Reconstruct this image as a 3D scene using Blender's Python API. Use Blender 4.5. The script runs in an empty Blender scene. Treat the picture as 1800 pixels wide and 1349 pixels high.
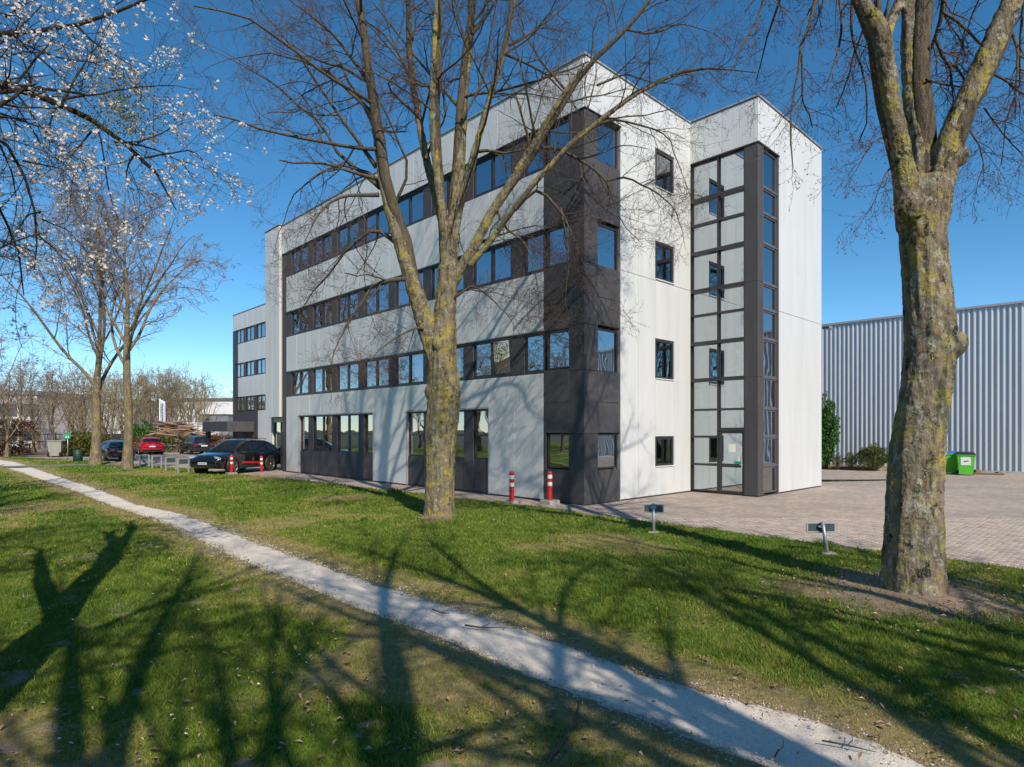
import bpy, math, random
import numpy as np
from mathutils import Vector, Matrix
random.seed(11)
RNG = np.random.default_rng(11)
scene = bpy.context.scene
COL = scene.collection

# ---------------------------------------------------------------- camera
F = 1082.0            # focal length in photograph pixels (1800 wide)
CAMZ = 2.2
HOR = 757.0
cam_d = bpy.data.cameras.new('camera')
cam = bpy.data.objects.new('camera', cam_d)
COL.objects.link(cam)
cam.location = (0, 0, CAMZ)
cam.rotation_euler = (math.radians(90), 0, 0)
cam_d.sensor_width = 36
cam_d.lens = 36 * F / 1800
cam_d.shift_y = (HOR - 674.5) / 1800
cam_d.clip_start = 0.05
cam_d.clip_end = 6000
scene.camera = cam

# ---------------------------------------------------------------- sky, sun, exposure
SUN_H = Vector((0.37, -0.929)).normalized()
SUN_EL = math.radians(39)
world = bpy.data.worlds.new('World')
scene.world = world
world.use_nodes = True
wn = world.node_tree
wn.nodes.clear()
sky = wn.nodes.new('ShaderNodeTexSky')
sky.sky_type = 'NISHITA'
sky.sun_disc = False
sky.sun_elevation = SUN_EL
sky.sun_rotation = math.atan2(SUN_H.x, SUN_H.y)
sky.altitude = 0
sky.air_density = 0.7
sky.dust_density = 0.0
sky.ozone_density = 2.2
bg = wn.nodes.new('ShaderNodeBackground')
bg.inputs['Strength'].default_value = 0.122
wo = wn.nodes.new('ShaderNodeOutputWorld')
hsv = wn.nodes.new('ShaderNodeHueSaturation')
hsv.inputs['Saturation'].default_value = 1.26
hsv.inputs['Hue'].default_value = 0.49
wn.links.new(sky.outputs[0], hsv.inputs['Color'])
wn.links.new(hsv.outputs[0], bg.inputs[0])
wn.links.new(bg.outputs[0], wo.inputs[0])
sun_d = bpy.data.lights.new('sun', 'SUN')
sun_d.energy = 3.7
sun_d.angle = math.radians(0.53)
sun_d.color = (1.0, 0.91, 0.77)
sun = bpy.data.objects.new('sun', sun_d)
COL.objects.link(sun)
sd = Vector((SUN_H.x * math.cos(SUN_EL), SUN_H.y * math.cos(SUN_EL), math.sin(SUN_EL)))
sun.rotation_euler = (-sd).to_track_quat('-Z', 'Y').to_euler()
sun.location = sd * 60
vs = scene.view_settings
vs.view_transform = 'Standard'
vs.look = 'None'
vs.exposure = 0.42
vs.gamma = 1.0
vs.use_curve_mapping = False
scene.render.engine = 'CYCLES'
scene.cycles.max_bounces = 8
scene.cycles.transparent_max_bounces = 24
scene.cycles.caustics_reflective = False
scene.cycles.caustics_refractive = False

# ---------------------------------------------------------------- frames of reference
TH = math.atan2(1082, 1130)                   # heading of the short facade
RX, RY = math.cos(TH), math.sin(TH)
CORNER = np.array([2.12, 18.03])

def ground(px, py, z=0.0):
    Y = (CAMZ - z) * F / (py - HOR)
    return np.array([(px - 900) / F * Y, Y, z])

def at_depth(px, py, Y):
    return np.array([(px - 900) / F * Y, Y, CAMZ + (HOR - py) / F * Y])

def loc2w(x, y):                              # building frame -> world
    return np.array([CORNER[0] + x * RX - y * RY, CORNER[1] + x * RY + y * RX])

def w2loc(X, Y):
    dx, dy = X - CORNER[0], Y - CORNER[1]
    return dx * RX + dy * RY, -dx * RY + dy * RX

# ---------------------------------------------------------------- smooth value noise (numpy)
_PERM = RNG.random((256, 256))
def vnoise(x, y, s=1.0, seed=0):
    x = np.asarray(x, float) * s + seed * 17.31
    y = np.asarray(y, float) * s + seed * 9.73
    xi, yi = np.floor(x).astype(int), np.floor(y).astype(int)
    fx, fy = x - xi, y - yi
    fx = fx * fx * (3 - 2 * fx); fy = fy * fy * (3 - 2 * fy)
    g = lambda a, b: _PERM[a % 256, b % 256]
    return (g(xi, yi) * (1 - fx) * (1 - fy) + g(xi + 1, yi) * fx * (1 - fy)
            + g(xi, yi + 1) * (1 - fx) * fy + g(xi + 1, yi + 1) * fx * fy)

def fnoise(x, y, s=1.0, seed=0, octv=4):
    r = 0; a = 0.5; t = 0
    for k in range(octv):
        r = r + a * vnoise(x, y, s * 2 ** k, seed + k); t += a; a *= 0.5
    return r / t

# ---------------------------------------------------------------- object helpers
def tag(o, label=None, cat=None, group=None, kind=None):
    if label: o['label'] = label
    if cat: o['category'] = cat
    if group: o['group'] = group
    if kind: o['kind'] = kind
    return o

def empty(name, loc=(0, 0, 0), rz=0.0, parent=None):
    o = bpy.data.objects.new(name, None)
    o.empty_display_size = 0.3
    COL.objects.link(o)
    o.location = loc
    o.rotation_euler = (0, 0, rz)
    if parent: o.parent = parent
    return o

def link(name, me, parent=None, loc=(0, 0, 0), rz=0.0, mat=None):
    o = bpy.data.objects.new(name, me)
    COL.objects.link(o)
    o.location = loc
    o.rotation_euler = (0, 0, rz)
    if parent: o.parent = parent
    if mat is not None and not me.materials: me.materials.append(mat)
    return o

def mesh_np(name, verts, faces, smooth=False, mat=None):
    """verts (n,3); faces (m,k) array with constant k."""
    verts = np.asarray(verts, np.float32); faces = np.asarray(faces, np.int32)
    me = bpy.data.meshes.new(name)
    m, k = faces.shape
    me.vertices.add(len(verts)); me.vertices.foreach_set('co', verts.ravel())
    me.loops.add(m * k); me.loops.foreach_set('vertex_index', faces.ravel())
    me.polygons.add(m)
    me.polygons.foreach_set('loop_start', np.arange(0, m * k, k, dtype=np.int32))
    me.polygons.foreach_set('loop_total', np.full(m, k, np.int32))
    if smooth: me.polygons.foreach_set('use_smooth', np.ones(m, bool))
    me.update(calc_edges=True)
    if mat is not None: me.materials.append(mat)
    return me

def fattr(me, name, vals):
    a = me.attributes.new(name, 'FLOAT', 'POINT')
    a.data.foreach_set('value', np.asarray(vals, np.float32))

class MB:
    """collects boxes, prisms, tubes and lathes into one mesh"""
    def __init__(s): s.v = []; s.f = []; s.sm = []
    def add(s, vs, fs, smooth=False):
        b = len(s.v); s.v += [tuple(p) for p in vs]
        s.f += [tuple(i + b for i in q) for q in fs]; s.sm += [smooth] * len(fs)
        return s
    def box(s, x0, x1, y0, y1, z0, z1, ch=0.0):
        if ch <= 0:
            v = [(x, y, z) for z in (z0, z1) for y in (y0, y1) for x in (x0, x1)]
            return s.add(v, [(0, 2, 3, 1), (4, 5, 7, 6), (0, 1, 5, 4), (2, 6, 7, 3), (0, 4, 6, 2), (1, 3, 7, 5)])
        c = ch
        def ring(z, i):
            a, b, e, g = x0 + i, x1 - i, y0 + i, y1 - i
            k = c if i == 0 else c * .5
            return [(a + k, e, z), (b - k, e, z), (b, e + k, z), (b, g - k, z), (b - k, g, z), (a + k, g, z), (a, g - k, z), (a, e + k, z)]
        v = ring(z0, c) + ring(z0 + c, 0) + ring(z1 - c, 0) + ring(z1, c)
        f = [tuple(range(7, -1, -1)), tuple(range(24, 32))]
        for r in range(3):
            for i in range(8):
                j = (i + 1) % 8
                f.append((r * 8 + i, r * 8 + j, r * 8 + 8 + j, r * 8 + 8 + i))
        return s.add(v, f)
    def obox(s, c, ax, ay, az, hx, hy, hz):
        c = Vector(c); ax, ay, az = Vector(ax), Vector(ay), Vector(az)
        v = [c + ax * (hx * i) + ay * (hy * j) + az * (hz * k) for k in (-1, 1) for j in (-1, 1) for i in (-1, 1)]
        return s.add(v, [(0, 2, 3, 1), (4, 5, 7, 6), (0, 1, 5, 4), (2, 6, 7, 3), (0, 4, 6, 2), (1, 3, 7, 5)])
    def lathe(s, prof, n=20, c=(0, 0, 0), axis='z', smooth=True):
        v = []; f = []
        for r, h in prof:
            for i in range(n):
                a = 2 * math.pi * i / n
                p = (r * math.cos(a), r * math.sin(a), h)
                if axis == 'y': p = (p[0], p[2], p[1])
                if axis == 'x': p = (p[2], p[0], p[1])
                v.append((p[0] + c[0], p[1] + c[1], p[2] + c[2]))
        for k in range(len(prof) - 1):
            for i in range(n):
                j = (i + 1) % n
                q = (k * n + i, k * n + j, k * n + n + j, k * n + n + i)
                f.append(q if axis != 'y' else q[::-1])
        return s.add(v, f, smooth)
    def tube(s, pts, rad, n=10, cap=True, smooth=True):
        pts = [Vector(p) for p in pts]
        if not hasattr(rad, '__len__'): rad = [rad] * len(pts)
        v = []; f = []
        t0 = (pts[1] - pts[0]).normalized()
        ref = Vector((0, 0, 1)) if abs(t0.z) < .9 else Vector((1, 0, 0))
        u = t0.cross(ref).normalized()
        for i, p in enumerate(pts):
            t = (pts[min(i + 1, len(pts) - 1)] - pts[max(i - 1, 0)]).normalized()
            u = (u - t * u.dot(t)).normalized(); w = t.cross(u)
            for k in range(n):
                a = 2 * math.pi * k / n
                v.append(p + (u * math.cos(a) + w * math.sin(a)) * rad[i])
        for i in range(len(pts) - 1):
            for k in range(n):
                j = (k + 1) % n
                f.append((i * n + k, i * n + j, i * n + n + j, i * n + n + k))
        s.add(v, f, smooth)
        if cap:
            b = len(s.v) - len(v)
            s.f += [tuple(b + i for i in range(n - 1, -1, -1)), tuple(b + len(v) - n + i for i in range(n))]
            s.sm += [False, False]
        return s
    def mesh(s, name, mat=None):
        me = bpy.data.meshes.new(name)
        me.from_pydata([tuple(p) for p in s.v], [], s.f)
        me.polygons.foreach_set('use_smooth', s.sm)
        me.update()
        if mat is not None: me.materials.append(mat)
        return me
    def obj(s, name, mat=None, parent=None, loc=(0, 0, 0), rz=0.0):
        return link(name, s.mesh(name, mat), parent, loc, rz)

def copy_tree(o, parent=None):
    c = o.copy(); COL.objects.link(c)
    if parent is not None: c.parent = parent
    for ch in list(o.children):
        copy_tree(ch, c)
    return c

# ---------------------------------------------------------------- material helpers
class NT:
    def __init__(s, name):
        s.m = bpy.data.materials.new(name); s.m.use_nodes = True
        s.t = s.m.node_tree; s.t.nodes.clear()
        s.out = s.t.nodes.new('ShaderNodeOutputMaterial')
    def n(s, typ, ins=None, **props):
        nd = s.t.nodes.new('ShaderNode' + typ)
        for k, v in props.items(): setattr(nd, k, v)
        for k, v in (ins or {}).items():
            if isinstance(v, bpy.types.NodeSocket): s.t.links.new(v, nd.inputs[k])
            else: nd.inputs[k].default_value = v
        return nd
    def coords(s, kind='Object', scale=(1, 1, 1), rot=(0, 0, 0)):
        if kind == 'World': src = s.n('NewGeometry').outputs['Position']
        else: src = s.n('TexCoord').outputs[kind]
        return s.n('Mapping', {'Vector': src, 'Scale': scale, 'Rotation': rot}).outputs[0]
    def noise(s, vec, scale, detail=4, rough=.55, dist=0.0):
        return s.n('TexNoise', {'Vector': vec, 'Scale': scale, 'Detail': detail, 'Roughness': rough, 'Distortion': dist}).outputs['Fac']
    def ramp(s, fac, stops, interp='LINEAR'):
        r = s.n('ValToRGB', {'Fac': fac}); cr = r.color_ramp; cr.interpolation = interp
        while len(cr.elements) < len(stops): cr.elements.new(.5)
        for e, (p, c) in zip(cr.elements, stops):
            e.position = p; e.color = (*c, 1) if len(c) == 3 else c
        return r.outputs['Color']
    def step(s, fac, a, b):
        return s.n('MapRange', {'Value': fac, 'From Min': a, 'From Max': b, 'To Min': 0.0, 'To Max': 1.0}, interpolation_type='SMOOTHSTEP').outputs[0]
    def mix(s, f, a, b, blend='MIX'):
        nd = s.t.nodes.new('ShaderNodeMix'); nd.data_type = 'RGBA'; nd.blend_type = blend
        for idx, v in ((0, f), (6, a), (7, b)):
            if isinstance(v, bpy.types.NodeSocket): s.t.links.new(v, nd.inputs[idx])
            else: nd.inputs[idx].default_value = v if idx == 0 else ((*v, 1) if len(v) == 3 else v)
        return nd.outputs[2]
    def math(s, op, a, b=0.0):
        return s.n('Math', {0: a, 1: b}, operation=op).outputs[0]
    def bump(s, h, strength=.3, dist=.02, normal=None):
        d = {'Height': h, 'Strength': strength, 'Distance': dist}
        if normal is not None: d['Normal'] = normal
        return s.n('Bump', d).outputs[0]
    def bsdf(s, col, rough=.5, normal=None, spec=.5, metal=0.0, **ins):
        d = {'Base Color': col if isinstance(col, bpy.types.NodeSocket) else (*col, 1), 'Roughness': rough, 'Metallic': metal, 'Specular IOR Level': spec}
        if normal is not None: d['Normal'] = normal
        d.update(ins)
        b = s.n('BsdfPrincipled', d)
        return s.done(b.outputs[0])
    def done(s, sh):
        s.t.links.new(sh, s.out.inputs['Surface']); return s.m

def plain(name, col, rough=.5, metal=0.0, spec=.5, var=.12, scale=6.0, **kw):
    t = NT(name)
    n = t.noise(t.coords('Object'), scale, 5)
    c = t.ramp(n, [(.25, tuple(x * (1 - var) for x in col)), (.75, tuple(min(1, x * (1 + var)) for x in col))])
    return t.bsdf(c, rough, spec=spec, metal=metal, **kw)
# ================================================================ materials
M = {}
def build_materials():
    # white painted cladding with fine ribs; faint streaks and rust marks
    t = NT('white_cladding')
    o = t.coords('Object'); w = t.coords('World')
    ribs = t.n('TexWave', {'Vector': o, 'Scale': 3.2, 'Distortion': 0.0}, wave_type='BANDS', bands_direction='X').outputs['Fac']
    st = t.noise(t.coords('World', (1.6, 1.6, .12)), 2.2, 5, .6)
    gr = t.noise(w, .9, 5, .6)
    rnd = t.n('ObjectInfo').outputs['Random']
    c = t.ramp(st, [(.22, (.54, .54, .525)), (.45, (.64, .64, .63)), (.65, (.685, .685, .68))])
    c = t.mix(t.step(gr, .55, .75), c, (.63, .63, .62))
    c = t.mix(t.math('MULTIPLY', rnd, .5), c, (.61, .62, .625))
    z = t.n('SeparateXYZ', {0: t.n('NewGeometry').outputs['Position']}).outputs[2]
    low = t.math('MULTIPLY', t.math('SUBTRACT', 1.0, t.step(z, .05, .8)), t.step(st, .35, .7))
    c = t.mix(t.math('MULTIPLY', low, .45), c, (.50, .49, .43))
    M['white'] = t.bsdf(c, .42, t.bump(ribs, .2, .012), spec=.4)
    t = NT('white_smooth_cladding')
    st = t.noise(t.coords('World', (1.2, 1.2, .1)), 2.0, 5, .6)
    sp = t.noise(t.coords('World'), 30, 2, .5)
    c = t.ramp(st, [(.22, (.54, .535, .52)), (.45, (.615, .615, .605)), (.65, (.655, .655, .65))])
    c = t.mix(t.math('MULTIPLY', t.step(sp, .73, .78), .5), c, (.52, .5, .46))
    rnd = t.n('ObjectInfo').outputs['Random']
    c = t.mix(t.math('MULTIPLY', rnd, .4), c, (.60, .605, .60))
    wv = t.n('TexWave', {'Vector': t.coords('Object'), 'Scale': .9}, wave_type='BANDS', bands_direction='X').outputs['Fac']
    M['white2'] = t.bsdf(c, .4, t.bump(wv, .04, .02), spec=.4)
    t = NT('charcoal_cladding')
    n = t.noise(t.coords('World', (1, 1, .4)), 3, 5)
    rnd = t.n('ObjectInfo').outputs['Random']
    c = t.ramp(n, [(.3, (.058, .056, .060)), (.7, (.078, .075, .079))])
    c = t.mix(t.math('MULTIPLY', rnd, .35), c, (.092, .088, .092))
    M['dark'] = t.bsdf(c, .62, spec=.25)
    M['dark_frame'] = plain('dark_frame', (.035, .033, .036), .35)
    M['trim'] = plain('grey_trim', (.42, .42, .43), .4, metal=.3)
    M['seam'] = plain('wall_core', (.16, .16, .16), .8)
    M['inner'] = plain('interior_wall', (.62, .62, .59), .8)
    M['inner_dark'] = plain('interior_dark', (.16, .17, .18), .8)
    M['carpet'] = plain('carpet', (.10, .10, .11), .9)
    M['radiator'] = plain('radiator', (.82, .81, .72), .4)
    M['blind'] = plain('blind', (.72, .74, .74), .8)
    M['paper'] = plain('paper', (.75, .78, .68), .7)
    M['green_sign'] = plain('green_sign', (.02, .32, .14), .4)
    M['redpaint'] = plain('red_paint', (.52, .02, .018), .35, scale=20)
    M['whitepaint'] = plain('white_paint', (.75, .75, .73), .4, scale=15)
    M['concrete'] = plain('concrete', (.32, .30, .27), .85, var=.3, scale=14)
    M['galv'] = plain('galvanised_steel', (.42, .44, .45), .38, metal=.6, scale=25)
    M['alu'] = plain('aluminium', (.7, .71, .72), .3, metal=.7)
    M['plate_back'] = plain('plate_back', (.055, .07, .078), .5, scale=20)
    M['steel'] = plain('steel', (.5, .5, .5), .25, metal=.9)
    # glass: reflection over a tinted see-through
    def glass(name, tint, refl0, rough=.0, wav=.0):
        t = NT(name)
        fr = t.n('Fresnel', {'IOR': 1.5}).outputs[0]
        fac = t.n('MapRange', {'Value': fr, 'From Min': .04, 'From Max': 1.0, 'To Min': refl0, 'To Max': 1.0}).outputs[0]
        d = {'Color': (.93, .97, 1.0, 1), 'Roughness': rough}
        if wav:
            nz = t.noise(t.coords('World'), 1.1, 1)
            d['Normal'] = t.bump(nz, wav, .02)
        g = t.n('BsdfGlossy', d)
        tr = t.n('BsdfTransparent', {'Color': (*tint, 1)})
        mx = t.n('MixShader', {0: fac, 1: tr.outputs[0], 2: g.outputs[0]})
        return t.done(mx.outputs[0])
    M['glass'] = glass('office_glass', (.40, .45, .45), .46, wav=.25)
    M['glass_clear'] = glass('stair_glass', (.84, .90, .88), .42, wav=.06)
    M['glass_dark'] = glass('side_glass', (.45, .5, .52), .40, wav=.15)
    M['carglass'] = plain('car_glass', (.012, .016, .02), .03, spec=.9)
    M['tyre'] = plain('tyre', (.018, .018, .019), .8)
    M['rim'] = plain('rim', (.35, .33, .31), .3, metal=.8)
    M['blackplastic'] = plain('black_plastic', (.015, .015, .016), .5)
    for nm, c in (('black', (.006, .0075, .010)), ('anthracite', (.022, .024, .03)), ('navy', (.008, .012, .022)), ('red', (.55, .012, .018))):
        M['car_' + nm] = plain('car_paint_' + nm, c, .16, spec=.6, var=.05, **{'Coat Weight': 1.0, 'Coat Roughness': .03})
    M['taillight'] = plain('tail_light', (.25, .005, .01), .15)
    M['headlight'] = plain('head_light', (.45, .48, .5), .08, metal=.4)
    M['plate_yellow'] = plain('plate_yellow', (.75, .42, .02), .4)
    M['plate_white'] = plain('plate_white', (.72, .73, .76), .4)
    M['plate_blue'] = plain('plate_blue', (.02, .06, .35), .4)
    M['bin_green'] = plain('bin_green', (.10, .48, .035), .45, scale=4)
    M['bin_dark'] = plain('bin_dark_green', (.012, .045, .03), .5)
    M['bin_grey'] = plain('bin_grey', (.32, .31, .26), .55)
    M['bin_blue'] = plain('bin_blue', (.02, .12, .42), .5)
    M['wood'] = plain('weathered_wood', (.19, .13, .085), .85, var=.35, scale=18)
    M['logwood'] = plain('cut_branch_wood', (.26, .16, .10), .85, var=.45, scale=3)
    M['banner'] = plain('banner_cloth', (.62, .64, .72), .8, var=.06)
    M['banner_print'] = plain('banner_print', (.16, .18, .34), .8)
    M['fence'] = plain('fence_steel', (.045, .05, .05), .5)
    M['farwhite'] = plain('far_white_wall', (.66, .64, .64), .7, scale=.4)
    M['fargrey'] = plain('far_grey_wall', (.20, .22, .24), .6, scale=.4)
    M['farglass'] = plain('far_glass', (.035, .045, .055), .06, spec=.8)
    M['farroof'] = plain('far_roof', (.10, .12, .10), .7)

    # corrugated sheet steel
    t = NT('corrugated_steel')
    st = t.noise(t.coords('World', (1, 1, .15)), 1.4, 5, .6)
    rnd = t.n('ObjectInfo').outputs['Random']
    c = t.ramp(st, [(.3, (.42, .46, .51)), (.7, (.50, .54, .58))])
    c = t.mix(t.math('MULTIPLY', rnd, .3), c, (.54, .56, .60))
    M['hall'] = t.bsdf(c, .38, spec=.5, metal=.15)

    # bark: big trunks with yellow lichen, grey crust and dark moss
    def bark(name, base, dark, lich, crust, lichamt, crustamt, mossamt, sc=1.0, fur=1.0):
        t = NT(name)
        o = t.coords('World')
        z = t.coords('World', (9 * sc, 9 * sc, 1.6 * sc))
        f1 = t.noise(z, 1.6, 6, .65, .4)
        f2 = t.noise(o, 26 * sc, 4, .6)
        pl = t.noise(o, 3.1, 8, .78)
        pc = t.noise(t.coords('World', (1, 1, 1), (.6, .2, .9)), 6.0, 8, .78)
        pm = t.noise(t.coords('World', (1, 1, .8), (1.9, .7, .1)), 5.0, 8, .76)
        c = t.ramp(f1, [(.3, dark), (.55, base), (.8, tuple(min(1, x * 1.35) for x in base))])
        c = t.mix(t.math('MULTIPLY', t.step(f2, .45, .75), .4), c, tuple(x * .55 for x in base))
        sp = t.step(f2, .30, .55)
        c = t.mix(t.math('MULTIPLY', t.math('MULTIPLY', t.step(pc, .60 - crustamt, .66 - crustamt), sp), .8), c, crust)
        lm = t.math('MULTIPLY', t.step(pl, .62 - lichamt, .74 - lichamt), t.step(f1, .25, .45))
        c = t.mix(t.math('MULTIPLY', lm, .85), c, lich)
        yl = t.math('MULTIPLY', t.step(pl, .70 - lichamt, .78 - lichamt), t.step(f2, .5, .6))
        c = t.mix(t.math('MULTIPLY', yl, .8), c, (lich[0] * 1.5, lich[1] * 1.35, lich[2] * .7))
        ms = t.math('MULTIPLY', t.step(pm, .66 - mossamt, .70 - mossamt), t.step(f2, .34, .5))
        c = t.mix(t.math('MULTIPLY', ms, .9), c, (.018, .019, .012))
        h = t.math('ADD', t.math('MULTIPLY', f1, 1.0 * fur), t.math('MULTIPLY', f2, .35))
        return t.bsdf(c, .9, t.bump(h, 1.0, .05), spec=.2)
    M['bark_big'] = bark('lime_bark', (.235, .185, .135), (.06, .045, .033), (.34, .285, .075), (.42, .42, .35), .135, .08, .10)
    M['bark_main'] = bark('mossy_lime_bark', (.22, .18, .125), (.05, .04, .028), (.33, .275, .055), (.36, .35, .26), .135, .06, .075)
    M['bark_limb'] = bark('limb_bark', (.145, .115, .08), (.04, .033, .026), (.23, .19, .065), (.26, .24, .18), .05, .0, .02, 1.6)
    M['bark_far'] = bark('far_bark', (.23, .18, .12), (.08, .06, .045), (.33, .27, .10), (.32, .31, .24), .12, .02, .0, 1.0)
    M['bark_cherry'] = bark('cherry_bark', (.055, .045, .035), (.02, .017, .014), (.10, .10, .03), (.12, .12, .10), .05, -.05, .02, 1.6)
    M['twig'] = plain('twig_bark', (.105, .066, .052), .8, var=.3, scale=2)
    M['twig_far'] = plain('far_twig_bark', (.24, .17, .14), .8, var=.35, scale=.6)
    M['twig_olive'] = plain('olive_twig_bark', (.30, .235, .135), .8, var=.35, scale=.6)
    M['bud'] = plain('bud', (.20, .085, .075), .7, var=.3, scale=3)

    # foliage
    def leaf(name, cols, trans=.35, attr=None, rough=.5):
        t = NT(name)
        if attr: fac = t.n('Attribute', attribute_name=attr).outputs['Fac']
        else: fac = t.noise(t.coords('World'), 5, 3)
        c = t.ramp(fac, cols)
        d = t.n('BsdfPrincipled', {'Base Color': c, 'Roughness': rough, 'Specular IOR Level': .3})
        tr = t.n('BsdfTranslucent', {'Color': c})
        mx = t.n('MixShader', {0: trans, 1: d.outputs[0], 2: tr.outputs[0]})
        return t.done(mx.outputs[0])
    M['grass'] = leaf('grass_blades', [(0, (.075, .145, .018)), (.30, (.135, .215, .026)), (.52, (.24, .285, .040)), (.74, (.36, .315, .085)), (1, (.48, .375, .20))], .3, 'tone')
    M['petal'] = leaf('blossom_petal', [(0, (.78, .72, .70)), (1, (.86, .82, .80))], .25)
    M['young_leaf'] = leaf('young_leaf', [(.3, (.13, .14, .03)), (.7, (.24, .19, .06))], .4)
    M['laurel'] = leaf('laurel_leaf', [(.2, (.02, .075, .015)), (.55, (.06, .15, .03)), (.8, (.12, .22, .05))], .2, 'tone', .3)
    M['juniper'] = leaf('low_bush_leaf', [(.2, (.03, .055, .012)), (.55, (.075, .105, .02)), (.85, (.17, .16, .05))], .2, 'tone')
    M['hedge'] = leaf('hedge_leaf', [(.2, (.04, .06, .012)), (.55, (.10, .11, .025)), (.85, (.22, .18, .04))], .25, 'tone')
    M['beech'] = leaf('beech_leaf', [(.2, (.10, .045, .025)), (.55, (.22, .11, .06)), (.85, (.33, .19, .11))], .3, 'tone')
    M['dead_leaf'] = leaf('fallen_leaf', [(0, (.26, .15, .085)), (.5, (.46, .30, .19)), (1, (.60, .44, .30))], .15, 'tone', .6)
    M['daisy'] = plain('daisy_petal', (.8, .8, .8), .6)
    M['daisy_eye'] = plain('daisy_centre', (.75, .5, .03), .6)

    # lawn soil
    t = NT('lawn_ground')
    w = t.coords('World')
    soil = t.n('Attribute', attribute_name='soil').outputs['Fac']
    dry = t.n('Attribute', attribute_name='dry').outputs['Fac']
    n1 = t.noise(w, 1.3, 6, .65); n2 = t.noise(w, 18, 5, .6); n3 = t.noise(w, 90, 3, .6)
    g = t.ramp(n2, [(.3, (.05, .095, .012)), (.5, (.10, .165, .02)), (.7, (.17, .21, .035))])
    g = t.mix(t.step(n1, .5, .72), g, (.15, .165, .035))
    d = t.ramp(n2, [(.3, (.20, .165, .065)), (.7, (.36, .29, .135))])
    s_ = t.ramp(n3, [(.25, (.15, .105, .075)), (.5, (.30, .22, .16)), (.75, (.45, .35, .27))])
    j = t.math('MULTIPLY', t.math('SUBTRACT', n2, .5), 1.0)
    c = t.mix(t.step(t.math('ADD', dry, j), .25, .75), g, d)
    c = t.mix(t.step(t.math('ADD', soil, j), .35, .7), c, s_)
    M['lawn'] = t.bsdf(c, .95, t.bump(t.math('ADD', n2, t.math('MULTIPLY', n3, .5)), .9, .03), spec=.1)
    # gravel path
    t = NT('gravel')
    w = t.coords('World')
    ed = t.n('Attribute', attribute_name='edge').outputs['Fac']
    v = t.n('TexVoronoi', {'Vector': w, 'Scale': 120.0}).outputs['Distance']
    n1 = t.noise(w, 1.1, 5, .6); n2 = t.noise(w, 40, 5, .7); n3 = t.noise(w, 9, 6, .7)
    c = t.ramp(n2, [(.25, (.52, .45, .375)), (.5, (.75, .665, .57)), (.75, (.85, .77, .68))])
    c = t.mix(t.math('MULTIPLY', t.step(n1, .45, .75), .45), c, (.58, .50, .41))
    c = t.mix(t.math('MULTIPLY', t.step(n2, .63, .70), .6), c, (.16, .14, .12))
    e2 = t.step(t.math('ADD', ed, t.math('MULTIPLY', t.math('SUBTRACT', n3, .5), 1.5)), .62, .98)
    c = t.mix(t.math('MULTIPLY', e2, t.step(n2, .35, .6)), c, (.26, .20, .14))
    M['gravel'] = t.bsdf(c, .95, t.bump(t.math('ADD', n2, t.math('MULTIPLY', v, .5)), .6, .015), spec=.1)
    M['stone'] = plain('loose_stone', (.60, .54, .47), .9, var=.35, scale=40)
    # clinker paving beyond the built bricks
    t = NT('clinker_paving')
    w = t.coords('World', (1, 1, 1), (0, 0, -TH))
    br = t.n('TexBrick', {'Vector': w, 'Color1': (.38, .305, .25, 1), 'Color2': (.50, .41, .345, 1), 'Mortar': (.23, .19, .155, 1), 'Scale': 1.0,
                          'Mortar Size': .006, 'Brick Width': .21, 'Row Height': .105, 'Bias': .0})
    n1 = t.noise(t.coords('World'), .35, 6, .65); n2 = t.noise(t.coords('World'), 12, 5, .7); n3 = t.noise(t.coords('World'), 1.7, 6, .7)
    c = br.outputs['Color']
    c = t.mix(t.math('MULTIPLY', t.step(n1, .42, .62), .6), c, (.29, .245, .22))
    c = t.mix(t.math('MULTIPLY', t.step(n3, .5, .75), .5), c, (.60, .50, .41))
    c = t.mix(t.math('MULTIPLY', t.step(n2, .58, .75), .5), c, (.22, .18, .15))
    c = t.mix(t.math('MULTIPLY', t.step(n2, .33, .22), .35), c, (.55, .49, .42))
    M['paving'] = t.bsdf(c, .88, t.bump(t.math('ADD', t.math('MULTIPLY', br.outputs['Fac'], -1.0), n2), .35, .008), spec=.25)
    t = NT('clinker_brick')
    rnd = t.n('ObjectInfo').outputs['Random']
    tone = t.n('Attribute', attribute_name='tone').outputs['Fac']
    n2 = t.noise(t.coords('World'), 60, 5, .7); n3 = t.noise(t.coords('World'), 1.7, 6, .7)
    c = t.ramp(t.math('FRACT', t.math('ADD', rnd, tone)), [(0, (.35, .28, .23)), (.4, (.44, .36, .30)), (.75, (.50, .41, .345)), (1, (.39, .335, .30))])
    c = t.mix(t.math('MULTIPLY', t.step(n3, .5, .75), .4), c, (.58, .49, .40))
    c = t.mix(t.math('MULTIPLY', t.step(n2, .55, .75), .45), c, (.22, .18, .15))
    M['brick'] = t.bsdf(c, .88, t.bump(n2, .5, .006), spec=.25)
    M['asphalt'] = plain('asphalt', (.20, .185, .17), .9, var=.25, scale=30)
    M['earth'] = plain('bare_earth', (.22, .155, .10), .95, var=.4, scale=3)
    M['litter'] = plain('leaf_litter', (.26, .15, .09), .95, var=.5, scale=7)
    M['far_ground'] = plain('far_ground', (.10, .10, .06), .95, var=.3, scale=.2)
    t = NT('puddle_water')
    M['water'] = t.bsdf((.03, .028, .025), .03, spec=.7)
build_materials()
# ================================================================ ground
def lawn_edge(t):          # distance of the lawn edge from the long facade's plane
    return np.interp(t, [-60, 6, 16, 26, 33, 42, 52, 80], [1.68, 1.55, 2.35, 3.05, 4.0, 5.6, 8.0, 12.0])

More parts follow.
